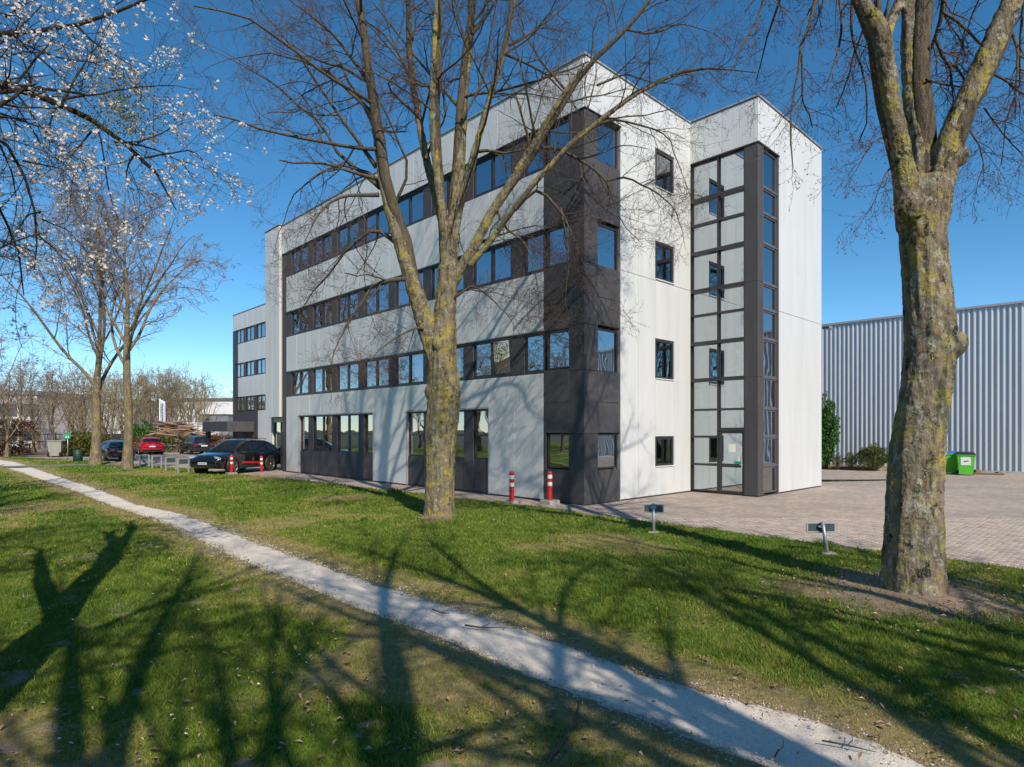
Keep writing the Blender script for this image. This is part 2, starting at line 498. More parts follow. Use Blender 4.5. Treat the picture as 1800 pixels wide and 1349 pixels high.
UP = [(0, 806), (30, 812), (60, 823), (150, 852), (240, 884), (320, 902), (380, 925), (450, 951), (550, 985), (650, 1020), (750, 1050), (825, 1071), (900, 1096),
      (975, 1121), (1050, 1150), (1150, 1184), (1250, 1214), (1350, 1240), (1425, 1258), (1475, 1276), (1575, 1315), (1650, 1347), (1780, 1405)]
LO = [(-60, 810), (0, 817), (20, 826), (100, 852), (165, 877), (240, 902), (280, 916), (325, 936), (400, 972), (475, 1000), (525, 1025), (600, 1055), (700, 1089),
      (775, 1120), (850, 1147), (900, 1168), (945, 1184), (975, 1205), (1060, 1242), (1150, 1275), (1225, 1304), (1300, 1330), (1350, 1349), (1490, 1405)]
def resample(P, n, u=None):
    P = np.asarray(P, float)
    d = np.r_[0, np.cumsum(np.linalg.norm(np.diff(P, axis=0), axis=1))]
    s = np.linspace(0, d[-1], n) if u is None else np.asarray(u) * d[-1]
    return np.stack([np.interp(s, d, P[:, k]) for k in range(P.shape[1])], 1)
ZL = 0.04
_u = np.array([ground(x, y, ZL)[:2] for x, y in UP]); _l = np.array([ground(x, y, ZL)[:2] for x, y in LO])
# continue the trodden path behind the viewpoint and beyond the lawn
_u = np.vstack([_u, _u[-1] + [2.6, -1.6], _u[-1] + [9, -5.0]]); _l = np.vstack([_l, _l[-1] + [2.6, -1.6], _l[-1] + [9, -5.0]])
_u = np.vstack([_u[0] + [-12, 12], _u]); _l = np.vstack([_l[0] + [-12, 12], _l])
PU, PL = resample(_u, 300), resample(_l, 300)
# pair every sample of the upper edge with its closest point on the lower edge
_near = np.argmin(((PU[:, None] - PL[None]) ** 2).sum(2), 1)
_near = np.maximum.accumulate(_near)
PLm = PL[_near]
k_ = np.ones(9) / 9
for c in (0, 1):
    PLm[4:-4, c] = np.convolve(PLm[:, c], k_, 'valid')
PC = (PU + PLm) / 2
PHW = np.linalg.norm(PU - PLm, axis=1) / 2
PHW = np.clip(PHW * 1.06, .3, .85)

def path_dist(x, y):
    """signed distance to the path edge (negative inside), vectorised"""
    x = np.asarray(x, np.float32).ravel(); y = np.asarray(y, np.float32).ravel()
    out = np.empty(len(x), np.float32)
    cx, cy, hw = PC[:, 0].astype(np.float32), PC[:, 1].astype(np.float32), PHW.astype(np.float32)
    for a in range(0, len(x), 20000):
        d = np.sqrt((x[a:a + 20000, None] - cx) ** 2 + (y[a:a + 20000, None] - cy) ** 2) - hw
        out[a:a + 20000] = d.min(1)
    return out

TREE_BASES = [(*ground(1606, 1046, ZL)[:2], .62), (*ground(770, 912, ZL)[:2], .5), (*ground(226, 827, ZL)[:2], .4)]
def lawn_h(x, y):
    h = ZL + .07 * (fnoise(x, y, .22, 3, 3) - .5) + .03 * (fnoise(x, y, 1.3, 5, 3) - .5)
    for bx, by, r in TREE_BASES:
        d = np.hypot(x - bx, y - by); h = h + .07 * np.exp(-(d / (1.7 * r)) ** 2)
    return h
def lawn_marks(x, y, pd):
    """soil and dryness of the turf: worn edge of the path, bare patches, tree bases"""
    en = fnoise(x, y, 1.5, 21, 4)
    soil = np.clip(1 - pd / (.05 + .22 * en), 0, 1) * .62
    bare = fnoise(x, y, 3.4, 31, 5)
    big = fnoise(x, y, .22, 37, 3)
    soil = np.maximum(soil, np.clip((bare - .62) * 7, 0, .85) * np.clip((big - .40) * 5, 0, 1))
    nearleft = np.clip((3.0 - x) / 4, 0, 1) * np.clip((11 - y) / 4, 0, 1)
    soil = np.maximum(soil, np.clip((bare - .575) * 6, 0, .8) * nearleft)
    for k, (bx, by, r) in enumerate(TREE_BASES):
        d = np.hypot((x - bx) * (1.0 if k else .85), y - by)
        soil = np.maximum(soil, np.clip(1.35 - d / ((r + (.85 if k == 0 else .15)) * (.55 + .9 * en)), 0, 1))
    dry = np.clip(1.2 - (pd - .1) / (.30 + .85 * en), 0, 1) * .95
    dry = np.maximum(dry, np.clip((fnoise(x, y, .5, 41, 4) - .52) * 4.5, 0, .8))
    return soil, dry

def build_ground():
    # distant terrain
    v = [(-3000, -800, -.12), (3000, -800, -.12), (3000, 4000, -.12), (-3000, 4000, -.12)]
    tag(link('ground', mesh_np('ground', v, [(0, 1, 2, 3)], mat=M['far_ground'])), kind='structure')
    # clinker pavement, its outer edge following the lawn
    ts = np.r_[np.linspace(-60, 0, 16), np.linspace(1, 55, 55), np.linspace(58, 110, 14)]
    ins = np.stack([loc2w(-lawn_edge(t) - .25, t) for t in ts]); oth = np.stack([loc2w(62, t) for t in ts])
    V = np.vstack([np.c_[ins, np.zeros(len(ts))], np.c_[oth, np.zeros(len(ts))]])
    n = len(ts)
    Fq = [(i, n + i, n + i + 1, i + 1) for i in range(n - 1)]
    pav = tag(link('brick_pavement', mesh_np('brick_pavement', V, Fq, mat=M['paving'])), kind='structure')
    # lawn grid in the facade's frame
    tt = np.r_[np.arange(-40, -16, 1.0), np.arange(-16, 8, .11), np.arange(8, 24, .25), np.arange(24, 58, .8)]
    nn = np.r_[0, .02, np.arange(.1, 17, .12), np.arange(17.2, 60, 1.2)]
    T, Nn = np.meshgrid(tt, nn, indexing='ij')
    E = lawn_edge(T) + .05 * (fnoise(T, T * 0, .9, 51) - .5)
    X = CORNER[0] + -(E + Nn) * RX - T * RY; Y = CORNER[1] + -(E + Nn) * RY + T * RX
    pd = path_dist(X, Y).reshape(X.shape)
    Z = lawn_h(X, Y) - .045 * np.clip((-pd + .02) / .12, 0, 1)
    Z[:, 0] = -.03
    soil, dry = lawn_marks(X, Y, pd)
    a, b = X.shape
    idx = np.arange(a * b).reshape(a, b)
    Fq = np.stack([idx[:-1, :-1], idx[:-1, 1:], idx[1:, 1:], idx[1:, :-1]], -1).reshape(-1, 4)
    me = mesh_np('lawn', np.stack([X, Y, Z], -1).reshape(-1, 3), Fq, True, M['lawn'])
    fattr(me, 'soil', soil.ravel()); fattr(me, 'dry', dry.ravel())
    lawn = tag(link('lawn', me), kind='structure')
    # gravel path
    nu, na = 900, 15
    u = np.linspace(0, 1, nu)
    C = resample(np.c_[PC, PHW], nu)
    tg = np.gradient(C[:, :2], axis=0); tg /= np.linalg.norm(tg, axis=1)[:, None]
    nr = np.c_[-tg[:, 1], tg[:, 0]]
    s = np.linspace(-1, 1, na)
    wl = C[:, 2] + .42 * (fnoise(C[:, 0], C[:, 1], 2.4, 61, 5) - .5) + .05
    wr = C[:, 2] + .42 * (fnoise(C[:, 0], C[:, 1], 2.4, 67, 5) - .5) + .05
    W = np.where(s[None] < 0, wl[:, None], wr[:, None]) * s[None]
    X = C[:, 0:1] + nr[:, 0:1] * W; Y = C[:, 1:2] + nr[:, 1:2] * W
    Z = lawn_h(X, Y) - .012 - .02 * (1 - s[None] ** 2) + .012 * (fnoise(X, Y, 2.5, 71, 3) - .5) - .04 * np.clip((np.abs(s)[None] - .93) / .07, 0, 1)
    idx = np.arange(nu * na).reshape(nu, na)
    Fq = np.stack([idx[:-1, :-1], idx[:-1, 1:], idx[1:, 1:], idx[1:, :-1]], -1).reshape(-1, 4)
    me = mesh_np('gravel_path', np.stack([X, Y, Z], -1).reshape(-1, 3), Fq, True, M['gravel'])
    fattr(me, 'edge', np.repeat(np.abs(s)[None], nu, 0).ravel())
    tag(link('gravel_path', me), kind='structure')
    # asphalt footpath that crosses it far left
    pts = np.array([ground(x, y, ZL)[:2] for x, y in ((-260, 824), (-60, 822), (60, 820), (130, 818), (245, 817))])
    pts = resample(np.vstack([pts, pts[-1] + [2.2, -.6]]), 60)
    tg = np.gradient(pts, axis=0); tg /= np.linalg.norm(tg, axis=1)[:, None]; nr = np.c_[-tg[:, 1], tg[:, 0]]
    L_, R_ = pts + nr * .95, pts - nr * .95
    V = np.vstack([np.c_[L_, lawn_h(L_[:, 0], L_[:, 1]) + .014], np.c_[R_, lawn_h(R_[:, 0], R_[:, 1]) + .014]])
    tag(link('asphalt_footpath', mesh_np('asphalt_footpath', V, [(i, i + 1, 61 + i, 60 + i) for i in range(59)], mat=M['asphalt'])), kind='structure')

    # grass blades (denser and finer near the viewpoint)
    def blades(y0, y1, dens, hgt, wid):
        area = 1.72 * (y1 * y1 - y0 * y0) / 2 * 1.05
        m = int(area * dens)
        y = np.sqrt(RNG.random(m) * (y1 * y1 - y0 * y0) + y0 * y0)
        x = (RNG.random(m) * 2 - 1) * .875 * y
        lx, ly = w2loc(x, y)
        k = (-lx > lawn_edge(ly) + .03) & (ly < 46)
        x, y = x[k], y[k]
        pd = path_dist(x, y)
        soil, dry = lawn_marks(x, y, pd)
        clump = fnoise(x, y, 5.5, 81, 3)
        dn = (1 - np.clip(soil * 1.0, 0, .93)) * (.35 + 1.0 * clump) * (1 - .3 * dry)
        k = (RNG.random(len(x)) < dn) & (pd > -.10)
        for bx, by, r in TREE_BASES: k &= np.hypot(x - bx, y - by) > r * .85
        return x[k], y[k], pd[k], soil[k], dry[k], clump[k], hgt, wid
    V = []; Tn = []
    for y0, y1, dens, hgt, wid in ((3.9, 6.5, 6500, .040, .0042), (6.5, 9.5, 4200, .044, .0055), (9.5, 14, 1900, .048, .009), (14, 21, 800, .05, .014), (21, 34, 260, .055, .024), (34, 52, 70, .06, .04)):
        x, y, pd, soil, dry, cl, hgt, wid = blades(y0, y1, dens, hgt, wid)
        m = len(x)
        a = RNG.random(m) * 2 * np.pi
        lush = fnoise(x, y, .8, 91, 4)
        h = hgt * (.45 + .9 * RNG.random(m)) * (.55 + .9 * lush) * (1 - .5 * dry) * (.6 + .8 * cl)
        tuft = (fnoise(x, y, 1.8, 95, 3) > .66) * 1.0
        h = h * (1 + .8 * tuft)
        lean = h * (.25 + .9 * RNG.random(m))
        la = RNG.random(m) * 2 * np.pi
        w = wid * (.6 + .8 * RNG.random(m))
        z = lawn_h(x, y) - .006
        b0 = np.stack([x - np.cos(a) * w, y - np.sin(a) * w, z], 1); b1 = np.stack([x + np.cos(a) * w, y + np.sin(a) * w, z], 1)
        tp = np.stack([x + np.cos(la) * lean, y + np.sin(la) * lean, z + h], 1)
        V.append(np.stack([b0, b1, tp], 1).reshape(-1, 3))
        tone = np.clip(-.08 + .34 * fnoise(x, y, .7, 97, 4) + .5 * fnoise(x, y, 4.5, 98, 4) + .26 * (RNG.random(m) - .5) + .46 * dry + .10 * (RNG.random(m) < .08) * 3 - .1 * tuft, 0, 1)
        Tn.append(np.repeat(tone, 3))
    V = np.vstack(V)
    me = mesh_np('grass', V, np.arange(len(V)).reshape(-1, 3), False, M['grass'])
    fattr(me, 'tone', np.concatenate(Tn))
    tag(link('grass', me), 'short green turf with yellowed and worn patches beside the gravel path', 'grass', kind='stuff')

    # fallen leaves
    m = 3600
    y = 4 + 15 * RNG.random(m) ** 1.25; x = (RNG.random(m) * 2 - 1) * .86 * y
    lx, ly = w2loc(x, y)
    pd = path_dist(x, y)
    bx, by, r = TREE_BASES[0]
    near = np.hypot(x - bx, y - by)
    keep = (-lx > lawn_edge(ly) + .1) & (RNG.random(m) < np.where(pd < 0, .12, .30 + .5 * (fnoise(x, y, .5, 101, 3) > .52)))
    x, y = x[keep], y[keep]
    q = 520
    rr = .55 + 1.1 * RNG.random(q) ** .8; aa = RNG.random(q) * 2 * np.pi
    x = np.r_[x, bx + rr * np.cos(aa) * 1.3 - .25]; y = np.r_[y, by + rr * np.sin(aa) - .1]
    m = len(x)
    a = RNG.random(m) * 2 * np.pi; L = .012 + .026 * RNG.random(m) ** 1.6; Wd = L * (.2 + .35 * RNG.random(m))
    z = lawn_h(x, y) + .012 + .015 * RNG.random(m)
    ca, sa = np.cos(a), np.sin(a)
    def pt(u, v, dz): return np.stack([x + ca * u - sa * v, y + sa * u + ca * v, z + dz], 1)
    tilt = (RNG.random(m) - .5) * .9
    curl = .012 + .02 * RNG.random(m)
    V = np.stack([pt(-L, 0 * L, -tilt * L), pt(0 * L, -Wd, curl), pt(L, 0 * L, tilt * L + curl * .6), pt(0 * L, Wd, curl * .7), pt(0 * L, 0 * L, 0 * L)], 1).reshape(-1, 3)
    b = np.arange(m)[:, None] * 5
    Fq = np.concatenate([b + np.array([[0, 1, 4]]), b + np.array([[1, 2, 4]]), b + np.array([[2, 3, 4]]), b + np.array([[3, 0, 4]])])
    me = mesh_np('fallen_leaves', V, Fq, False, M['dead_leaf'])
    fattr(me, 'tone', np.repeat(RNG.random(m), 5))
    tag(link('fallen_leaves', me), 'dry brown fallen leaves scattered over the lawn', 'leaves', kind='stuff')

    # loose stones spilled from the path over its ragged edges
    m = 9000
    i = RNG.integers(0, len(PC), m * 4)
    s_ = np.where(RNG.random(m * 4) < .5, -1, 1); e = PHW[i] + RNG.normal(.02, .13, m * 4)
    tg = np.gradient(PC, axis=0); tg /= np.linalg.norm(tg, axis=1)[:, None]
    x = PC[i, 0] - tg[i, 1] * s_ * e + RNG.normal(0, .06, m * 4); y = PC[i, 1] + tg[i, 0] * s_ * e + RNG.normal(0, .06, m * 4)
    k = (y > 3.8) & (y < 15) & (np.abs(x) < .87 * y)
    x, y = x[k][:m], y[k][:m]; m = len(x)
    r = (.004 + .009 * RNG.random(m) ** 2.5) * np.where(y > 8, 1.4, 1.0)
    z = lawn_h(x, y) - .004
    a = RNG.random(m) * 6.28
    V = np.stack([np.stack([x + r * np.cos(a + q) * sx, y + r * np.sin(a + q) * sx, z + zz], 1) for q, sx, zz in ((0, 1, 0 * r), (1.6, .8, 0 * r), (3.1, 1.1, 0 * r), (4.6, .8, 0 * r), (.8, .25, r * .9))], 1).reshape(-1, 3)
    b = np.arange(m)[:, None] * 5
    Fq = np.concatenate([b + np.array([[j, (j + 1) % 4, 4]]) for j in range(4)])
    tag(link('loose_gravel', mesh_np('loose_gravel', V, Fq, False, M['stone'])), 'loose pale stones spilled along the ragged edges of the gravel path', 'gravel', kind='stuff')

    # daisies
    cl = [(90, 1000, 9, .5), (105, 998, 7, .35), (195, 1090, 10, .45), (335, 1103, 5, .4), (300, 1165, 7, .3), (450, 1182, 8, .35), (280, 1300, 7, .3), (40, 1045, 6, .5), (250, 1055, 3, .2),
          (725, 1320, 2, .3), (745, 1325, 1, .1), (1680, 1125, 3, .4), (1655, 1140, 2, .4), (15, 1120, 5, .5), (60, 1330, 8, .5), (30, 1300, 6, .4), (560, 900, 10, 2.5), (420, 870, 16, 3.5),
          (300, 850, 40, 5), (160, 838, 40, 5), (60, 900, 20, 3), (250, 880, 20, 3), (640, 905, 10, 2), (1100, 960, 6, 1.5), (850, 925, 8, 1.5), (1755, 1030, 10, .8)]
    DX, DY = [], []
    for px, py, n_, sp in cl:
        g = ground(px, py, ZL)
        DX += list(g[0] + RNG.normal(0, sp * .5, n_)); DY += list(g[1] + RNG.normal(0, sp * .5, n_))
    DX, DY = np.array(DX), np.array(DY)
    lx, ly = w2loc(DX, DY); k = (-lx > lawn_edge(ly) + .1) & (path_dist(DX, DY) > .1)
    mb = MB(); mc = MB()
    for x, y in zip(DX[k], DY[k]):
        r = random.uniform(.010, .0145) * (1 if y < 10 else 1.5 if y < 18 else 2.2); z = float(lawn_h(x, y)) + random.uniform(.035, .06)
        tx, ty = random.uniform(-.5, .3), random.uniform(-.9, .1)
        ring = [(x + r * math.cos(i * math.pi / 4), y + r * math.sin(i * math.pi / 4), z + r * (tx * math.cos(i * math.pi / 4) + ty * math.sin(i * math.pi / 4)) + .002 * (i % 2)) for i in range(8)]
        mb.add(ring + [(x, y, z + .001)], [(i, (i + 1) % 8, 8) for i in range(8)])
        mc.add([(x + r * .32 * math.cos(i * 1.2566), y + r * .32 * math.sin(i * 1.2566), z + .004) for i in range(5)], [(0, 1, 2, 3, 4)])
    d = mb.obj('daisies', M['daisy'])
    mc.obj('daisy_eyes', M['daisy_eye'], d)
    tag(d, 'small white daisies sprinkled in the grass', 'daisies', kind='stuff')

    # single clinker bricks where they are large enough to be told apart
    bw, bh = .21, .105
    bricks = []
    xs = np.arange(-1.75, 12, bh); ys = np.arange(-22, 6, bw)
    for i, xx in enumerate(xs):
        off = (i % 2) * bw / 2
        wpos = np.stack([loc2w(xx + bh / 2, yy + off + bw / 2) for yy in ys])
        ok = (wpos[:, 1] > 8.2) & (wpos[:, 1] < 15.5) & (np.abs(wpos[:, 0]) < .86 * wpos[:, 1])
        for j in np.nonzero(ok)[0]:
            yy = ys[j] + off
            if -(xx) > lawn_edge(yy) + .04: continue
            bricks.append((wpos[j, 1], wpos[j, 0], wpos[j, 1]))
    bricks.sort()
    hw, hd = bh / 2 - .0035, bw / 2 - .0035
    def bmesh_(z=0.0):
        e = .005
        v = [(-hw, -hd, -.004), (hw, -hd, -.004), (hw, hd, -.004), (-hw, hd, -.004), (-hw, -hd, .009), (hw, -hd, .009), (hw, hd, .009), (-hw, hd, .009),
             (-hw + e, -hd + e, .013), (hw - e, -hd + e, .013), (hw - e, hd - e, .013), (-hw + e, hd - e, .013)]
        f = [(8, 9, 10, 11)] + [(i, (i + 1) % 4, 4 + (i + 1) % 4, 4 + i) for i in range(4)] + [(4 + i, 4 + (i + 1) % 4, 8 + (i + 1) % 4, 8 + i) for i in range(4)]
        return np.array(v), np.array(f)
    bv, bf = bmesh_()
    me = mesh_np('brick', bv, bf, False, M['brick'])
    vis = [b for b in bricks if (HOR + CAMZ * F / b[2] < 1010)]
    for _, X_, Y_ in vis[:300]:
        o = link('brick', me, pav, (X_, Y_, random.uniform(-.003, .003)), TH)
        o.rotation_euler = (random.uniform(-.02, .02), random.uniform(-.02, .02), TH)
    rest = np.array([(b[1], b[2]) for b in bricks if b not in set(vis[:300])])
    m = len(rest)
    R2 = np.array([[RX, -RY], [RY, RX]])
    bxy = bv[:, :2] @ R2.T
    V = np.empty((m, 12, 3)); V[:, :, :2] = bxy[None] + rest[:, None]; V[:, :, 2] = bv[None, :, 2] + RNG.uniform(-.003, .003, (m, 1)) + bv[None, :, 0] * RNG.normal(0, .02, (m, 1))
    Fq = (bf[None] + (np.arange(m) * 12)[:, None, None]).reshape(-1, 4)
    me = mesh_np('brick_field', V.reshape(-1, 3), Fq, False, M['brick'])
    fattr(me, 'tone', np.repeat(RNG.random(m), 12))
    tag(link('brick_field', me, pav), kind='stuff')
build_ground()
# ================================================================ the office building
ROWS = [(10.32, 11.65), (7.15, 8.49), (3.98, 5.33)]         # dark window strips
ROOF = 13.18
PAIRS = [(.56, 2.47), (3.10, 5.02), (5.56, 7.48), (8.02, 9.94), (10.48, 12.40), (12.94, 14.86), (15.40, 17.32), (17.86, 19.78)]
_cache = {}

class Face:
    """one facade plane: u to the right seen from outside, d outward, z up"""
    def __init__(s, parent, origin, rz, flip=False):
        s.p, s.o, s.rz = parent, origin, rz
    def loc(s, u, d, z):
        c, n = math.cos(s.rz), math.sin(s.rz)
        return (s.o[0] + u * c + d * n, s.o[1] + u * n - d * c, s.o[2] + z)
    def put(s, name, me, u, d, z, parent=None):
        if parent is None: return link(name, me, s.p, s.loc(u, d, z), s.rz)
        o = link(name, me, parent); return o
    def panel(s, u0, u1, z0, z1, mat, th=.05, gap=.007, name='panel', d=0.0):
        w, h = u1 - u0 - 2 * gap, z1 - z0 - 2 * gap
        key = ('p', round(w, 3), round(h, 3), th, mat)
        if key not in _cache:
            e = .006
            mb = MB()
            x0, x1, y0 = -w / 2, w / 2, -th
            v = [(x0, 0, 0), (x1, 0, 0), (x1, 0, h), (x0, 0, h), (x0, y0 + e, 0), (x1, y0 + e, 0), (x1, y0 + e, h), (x0, y0 + e, h),
                 (x0 + e, y0, e), (x1 - e, y0, e), (x1 - e, y0, h - e), (x0 + e, y0, h - e)]
            f = [(8, 9, 10, 11), (0, 4, 7, 3)[::-1], (1, 2, 6, 5)[::-1], (0, 1, 5, 4), (3, 7, 6, 2), (4, 5, 9, 8), (5, 6, 10, 9), (6, 7, 11, 10), (7, 4, 8, 11)]
            _cache[key] = mb.add(v, f).mesh('panel', M[mat])
        return s.put(name, _cache[key], (u0 + u1) / 2, d, z0 + gap)
    def box(s, name, u0, u1, d0, d1, z0, z1, mat):
        key = ('b', round(u1 - u0, 3), round(d1 - d0, 3), round(z1 - z0, 3), mat)
        if key not in _cache:
            _cache[key] = MB().box(-(u1 - u0) / 2, (u1 - u0) / 2, -(d1 - d0), 0, 0, z1 - z0).mesh(name, M[mat])
        return s.put(name, _cache[key], (u0 + u1) / 2, d0, z0)
    def window(s, u0, u1, z0, z1, glass='glass', fr=.05, depth=.09, d=-.02, tilt=0.0, mat='dark_frame', name='window', bars=()):
        """frame with a recessed pane as its sub-part; bars = heights of glazing bars"""
        w, h = u1 - u0, z1 - z0
        key = ('w', round(w, 3), round(h, 3), fr, depth, mat, tuple(bars))
        if key not in _cache:
            mb = MB(); a, b = -w / 2, w / 2
            mb.box(a, a + fr, -.0, depth, 0, h); mb.box(b - fr, b, 0, depth, 0, h)
            mb.box(a + fr, b - fr, 0, depth, 0, fr); mb.box(a + fr, b - fr, 0, depth, h - fr, h)
            for q in bars: mb.box(a + fr, b - fr, .002, depth - .002, q - z0 - fr * .7, q - z0 + fr * .7)
            me = mb.mesh('window', M[mat])
            zz = [fr] + [q - z0 for q in bars] + [h - fr]
            pm = []
            for k in range(len(zz) - 1):
                p0 = zz[k] + (fr * .7 if k else 0); p1 = zz[k + 1] - (fr * .7 if k < len(zz) - 2 else 0)
                m2 = MB().box(a + fr - .006, b - fr + .006, depth * .45, depth * .45 + .012, p0 - .006, p1 + .006).mesh('pane', M[glass])
                pm.append(m2)
            _cache[key] = (me, pm)
        me, pm = _cache[key]
        if pm[0].materials[0] is not M[glass]:
            pm = [p.copy() for p in pm]
            for p in pm: p.materials[0] = M[glass]
        o = s.put(name, me, (u0 + u1) / 2, d, z0)
        for p in pm: link('pane', p, o)
        if tilt: o.rotation_euler = (tilt, 0, s.rz)
        return o

def window_row(fc, z0, z1, pairs, u_of, tilt_at=None):
    """two sashes per bay with a charcoal panel between the bays"""
    for i, (a, b) in enumerate(pairs):
        m = (a + b) / 2
        for k, (p, q) in enumerate(((a, m - .012), (m + .012, b))):
            ti = .085 if tilt_at == (i, k) else 0.0
            fc.window(u_of(q), u_of(p), z0 + .08, z1 - .09, tilt=ti)
    for (a, b), (c, d_) in zip(pairs[:-1], pairs[1:]):
        fc.panel(u_of(c) + .004, u_of(b) - .004, z0 + .02, z1 - .03, 'dark', .05, .004, d=-.03)

def split(a, b, w):
    n = max(1, round((b - a) / w)); s = (b - a) / n
    return [(a + i * s, a + i * s + s) for i in range(n)]

def build_office():
    B = empty('office_building', (CORNER[0], CORNER[1], 0), TH)
    tag(B, 'four storey white clad office building with charcoal corner and glazed stair tower', 'office building')
    rz = -math.pi / 2
    LF = Face(B, (0, 0, 0), rz)           # long facade, u = -t
    RF = Face(B, (0, 0, 0), 0.0)          # short facade, u = x
    U = lambda t: -t
    LEN = 20.9
    # ---------------- long facade
    bands = [(11.65, ROOF, 0.0), (8.49, 10.32, 1.6), (5.33, 7.15, 1.6)]
    for z0, z1, t0 in bands:
        for a, b in split(t0, LEN - (0.0 if t0 == 0 else .55), 1.23):
            LF.panel(U(b), U(a), z0, z1, 'white')
        LF.box('wall', U(LEN), U(t0 + .02), -.02, .20 - .02, z0 + .02, z1 - .03, 'seam') if False else None
        m = MB().box(.012, .24, t0 + .25, LEN - .02, z0 + .015, z1 - .015)
        m.obj('wall', M['seam'], B)
        # drip edge under the band
        MB().box(-.075, -.001, t0 + (.002 if t0 else -.07), LEN - .6, z0 - .03, z0 + .004).obj('drip_edge', M['dark_frame' if t0 == 0 else 'trim'], B)
    # coping
    MB().box(-.09, .26, -.09, LEN, ROOF + .003, ROOF + .05).obj('coping', M['trim'], B)
    MB().box(.262, 5.93, -.09, .26, ROOF + .003, ROOF + .05).obj('coping', M['trim'], B)
    # window strips
    for k, (z0, z1) in enumerate(ROWS):
        window_row(LF, z0, z1, PAIRS[1:], U, (0, 0) if k == 2 else None)
        a, b = PAIRS[0]
        LF.window(U(1.50), U(a), z0 + .1, z1 - .08)
        LF.window(U(b), U(1.62), z0 + .08, z1 - .09)
        LF.panel(U(PAIRS[1][0]) + .004, U(b) - .004, z0 + .02, z1 - .03, 'dark', .05, .004, d=-.03)
        LF.panel(U(20.32), U(19.79), z0 + .02, z1 - .03, 'dark', .05, .004, d=-.03)
        MB().box(.002, .13, 1.62, 20.3, z0 - .005, z0 + .078).obj('sill', M['dark_frame'], B)
        MB().box(-.03, .13, 1.62, 20.3, z1 - .088, z1 - .035).obj('head', M['dark_frame'], B)
    # charcoal corner: long side
    zb = [0.0, 1.0]
    for (t0, t1, z0, z1) in [(0.0, .55, .02, 2.1), (0, .55, 2.1, 3.98), (0, .55, 3.98, 5.33), (0, .55, 5.33, 7.15), (0, .55, 7.15, 8.49), (0, .55, 8.49, 10.32), (0, .55, 10.32, 11.62),
                             (.55, 1.6, .02, 1.02), (.55, 1.6, 2.12, 3.05), (.55, 1.6, 3.05, 4.06), (.55, 1.6, 5.27, 6.2), (.55, 1.6, 6.2, 7.22), (.55, 1.6, 8.43, 9.4), (.55, 1.6, 9.4, 10.4)]:
        LF.panel(U(t1), U(t0 + (.0 if t0 else -.05)), z0, z1, 'dark', .05, .005)
    LF.window(U(1.5), U(.57), 1.06, 2.1, glass='glass')
    LF.panel(U(1.6), U(1.5), 1.02, 2.12, 'dark', .05, .003)
    # ground floor of the long facade
    OA, OB = (4.16, 9.12), (11.61, 18.83)
    for a, b in [(1.6, OA[0]), (OA[1], OB[0]), (OB[1], 20.35)]:
        for p, q in split(a, b, 1.24):
            LF.panel(U(q), U(p), .05, 3.98, 'white')
        MB().box(.012, .24, a + .02, b - .02, .02, 3.96).obj('wall', M['seam'], B)
    for a, b in (OA, OB):
        for p, q in split(a, b, 1.24):
            LF.panel(U(q), U(p), 2.98, 3.98, 'white')
        MB().box(.012, .24, a - .02, b + .02, 3.02, 3.97).obj('wall', M['seam'], B)
        MB().box(-.075, .1, a - .03, b + .03, 2.945, 2.978).obj('drip_edge', M['trim'], B)
        for q in (a, b): MB().box(-.062, .06, q - .03 if q == b else q, q if q == b else q + .03, .03, 2.944).obj('jamb', M['trim'], B)
    def ground_bay(singles, pairs, posts, lo, hi):
        for a, b in singles + pairs:
            parts = [(a, b)] if (b - a) < 1.3 else [(a, (a + b) / 2 - .01), ((a + b) / 2 + .01, b)]
            for p, q in parts:
                LF.window(U(q), U(p), 1.21, 2.92, bars=(2.03,), fr=.045, d=-.05)
                LF.panel(U(q), U(p), .06, 1.19, 'dark', .05, .006, d=-.06)
        for p, q in posts:
            LF.panel(U(q), U(p), .06, 2.92, 'dark', .05, .004, d=-.04)
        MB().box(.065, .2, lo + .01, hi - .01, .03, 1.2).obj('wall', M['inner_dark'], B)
        MB().box(-.02, .12, lo, hi, 2.918, 2.944).obj('head', M['dark_frame'], B)
    ground_bay([(4.20, 5.02), (8.02, 9.08)], [(5.56, 7.48)], [(5.03, 5.55), (7.49, 8.01)], *OA)
    ground_bay([(11.66, 12.40), (17.86, 18.79)], [(12.94, 14.86), (15.40, 17.32)], [(12.41, 12.93), (14.87, 15.39), (17.33, 17.85)], *OB)
    # plinth
    MB().box(-.035, .2, 0.0, 20.3, -.02, .045).obj('plinth', M['dark_frame'], B)
    # ---------------- far end: projecting white bay over a glazed entrance
    PJ = Face(B, (-.14, 0, 0), rz)
    PJ.panel(U(21.85), U(20.95), 2.92, ROOF, 'white'); PJ.panel(U(22.75), U(21.85), 2.92, ROOF, 'white')
    SD = Face(B, (0, 20.93, 0), 0.0)
    SD.panel(-.19, -.06, 2.92, ROOF, 'white2', .04, .004)
    MB().box(-.13, .2, 20.95, 22.8, 2.93, ROOF - .01).obj('wall', M['seam'], B)
    MB().box(-.22, .26, 20.88, 22.9, ROOF + .051, ROOF + .09).obj('coping', M['trim'], B)
    for z0, z1 in ((.05, 2.9), (2.9, 5.33), (5.33, 8.49), (8.49, 11.6)):
        LF.panel(U(20.9), U(20.36), z0, z1, 'dark', .05, .004, d=-.05)
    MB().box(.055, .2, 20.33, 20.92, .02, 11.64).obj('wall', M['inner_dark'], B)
    EN = Face(B, (.3, 0, 0), rz)
    for a in (20.95, 21.85): EN.window(U(a + .89), U(a), .05, 2.88, 'glass', bars=(.9, 2.0), d=0)
    MB().box(.45, .6, 20.93, 22.9, .02, 2.9).obj('wall', M['inner_dark'], B)
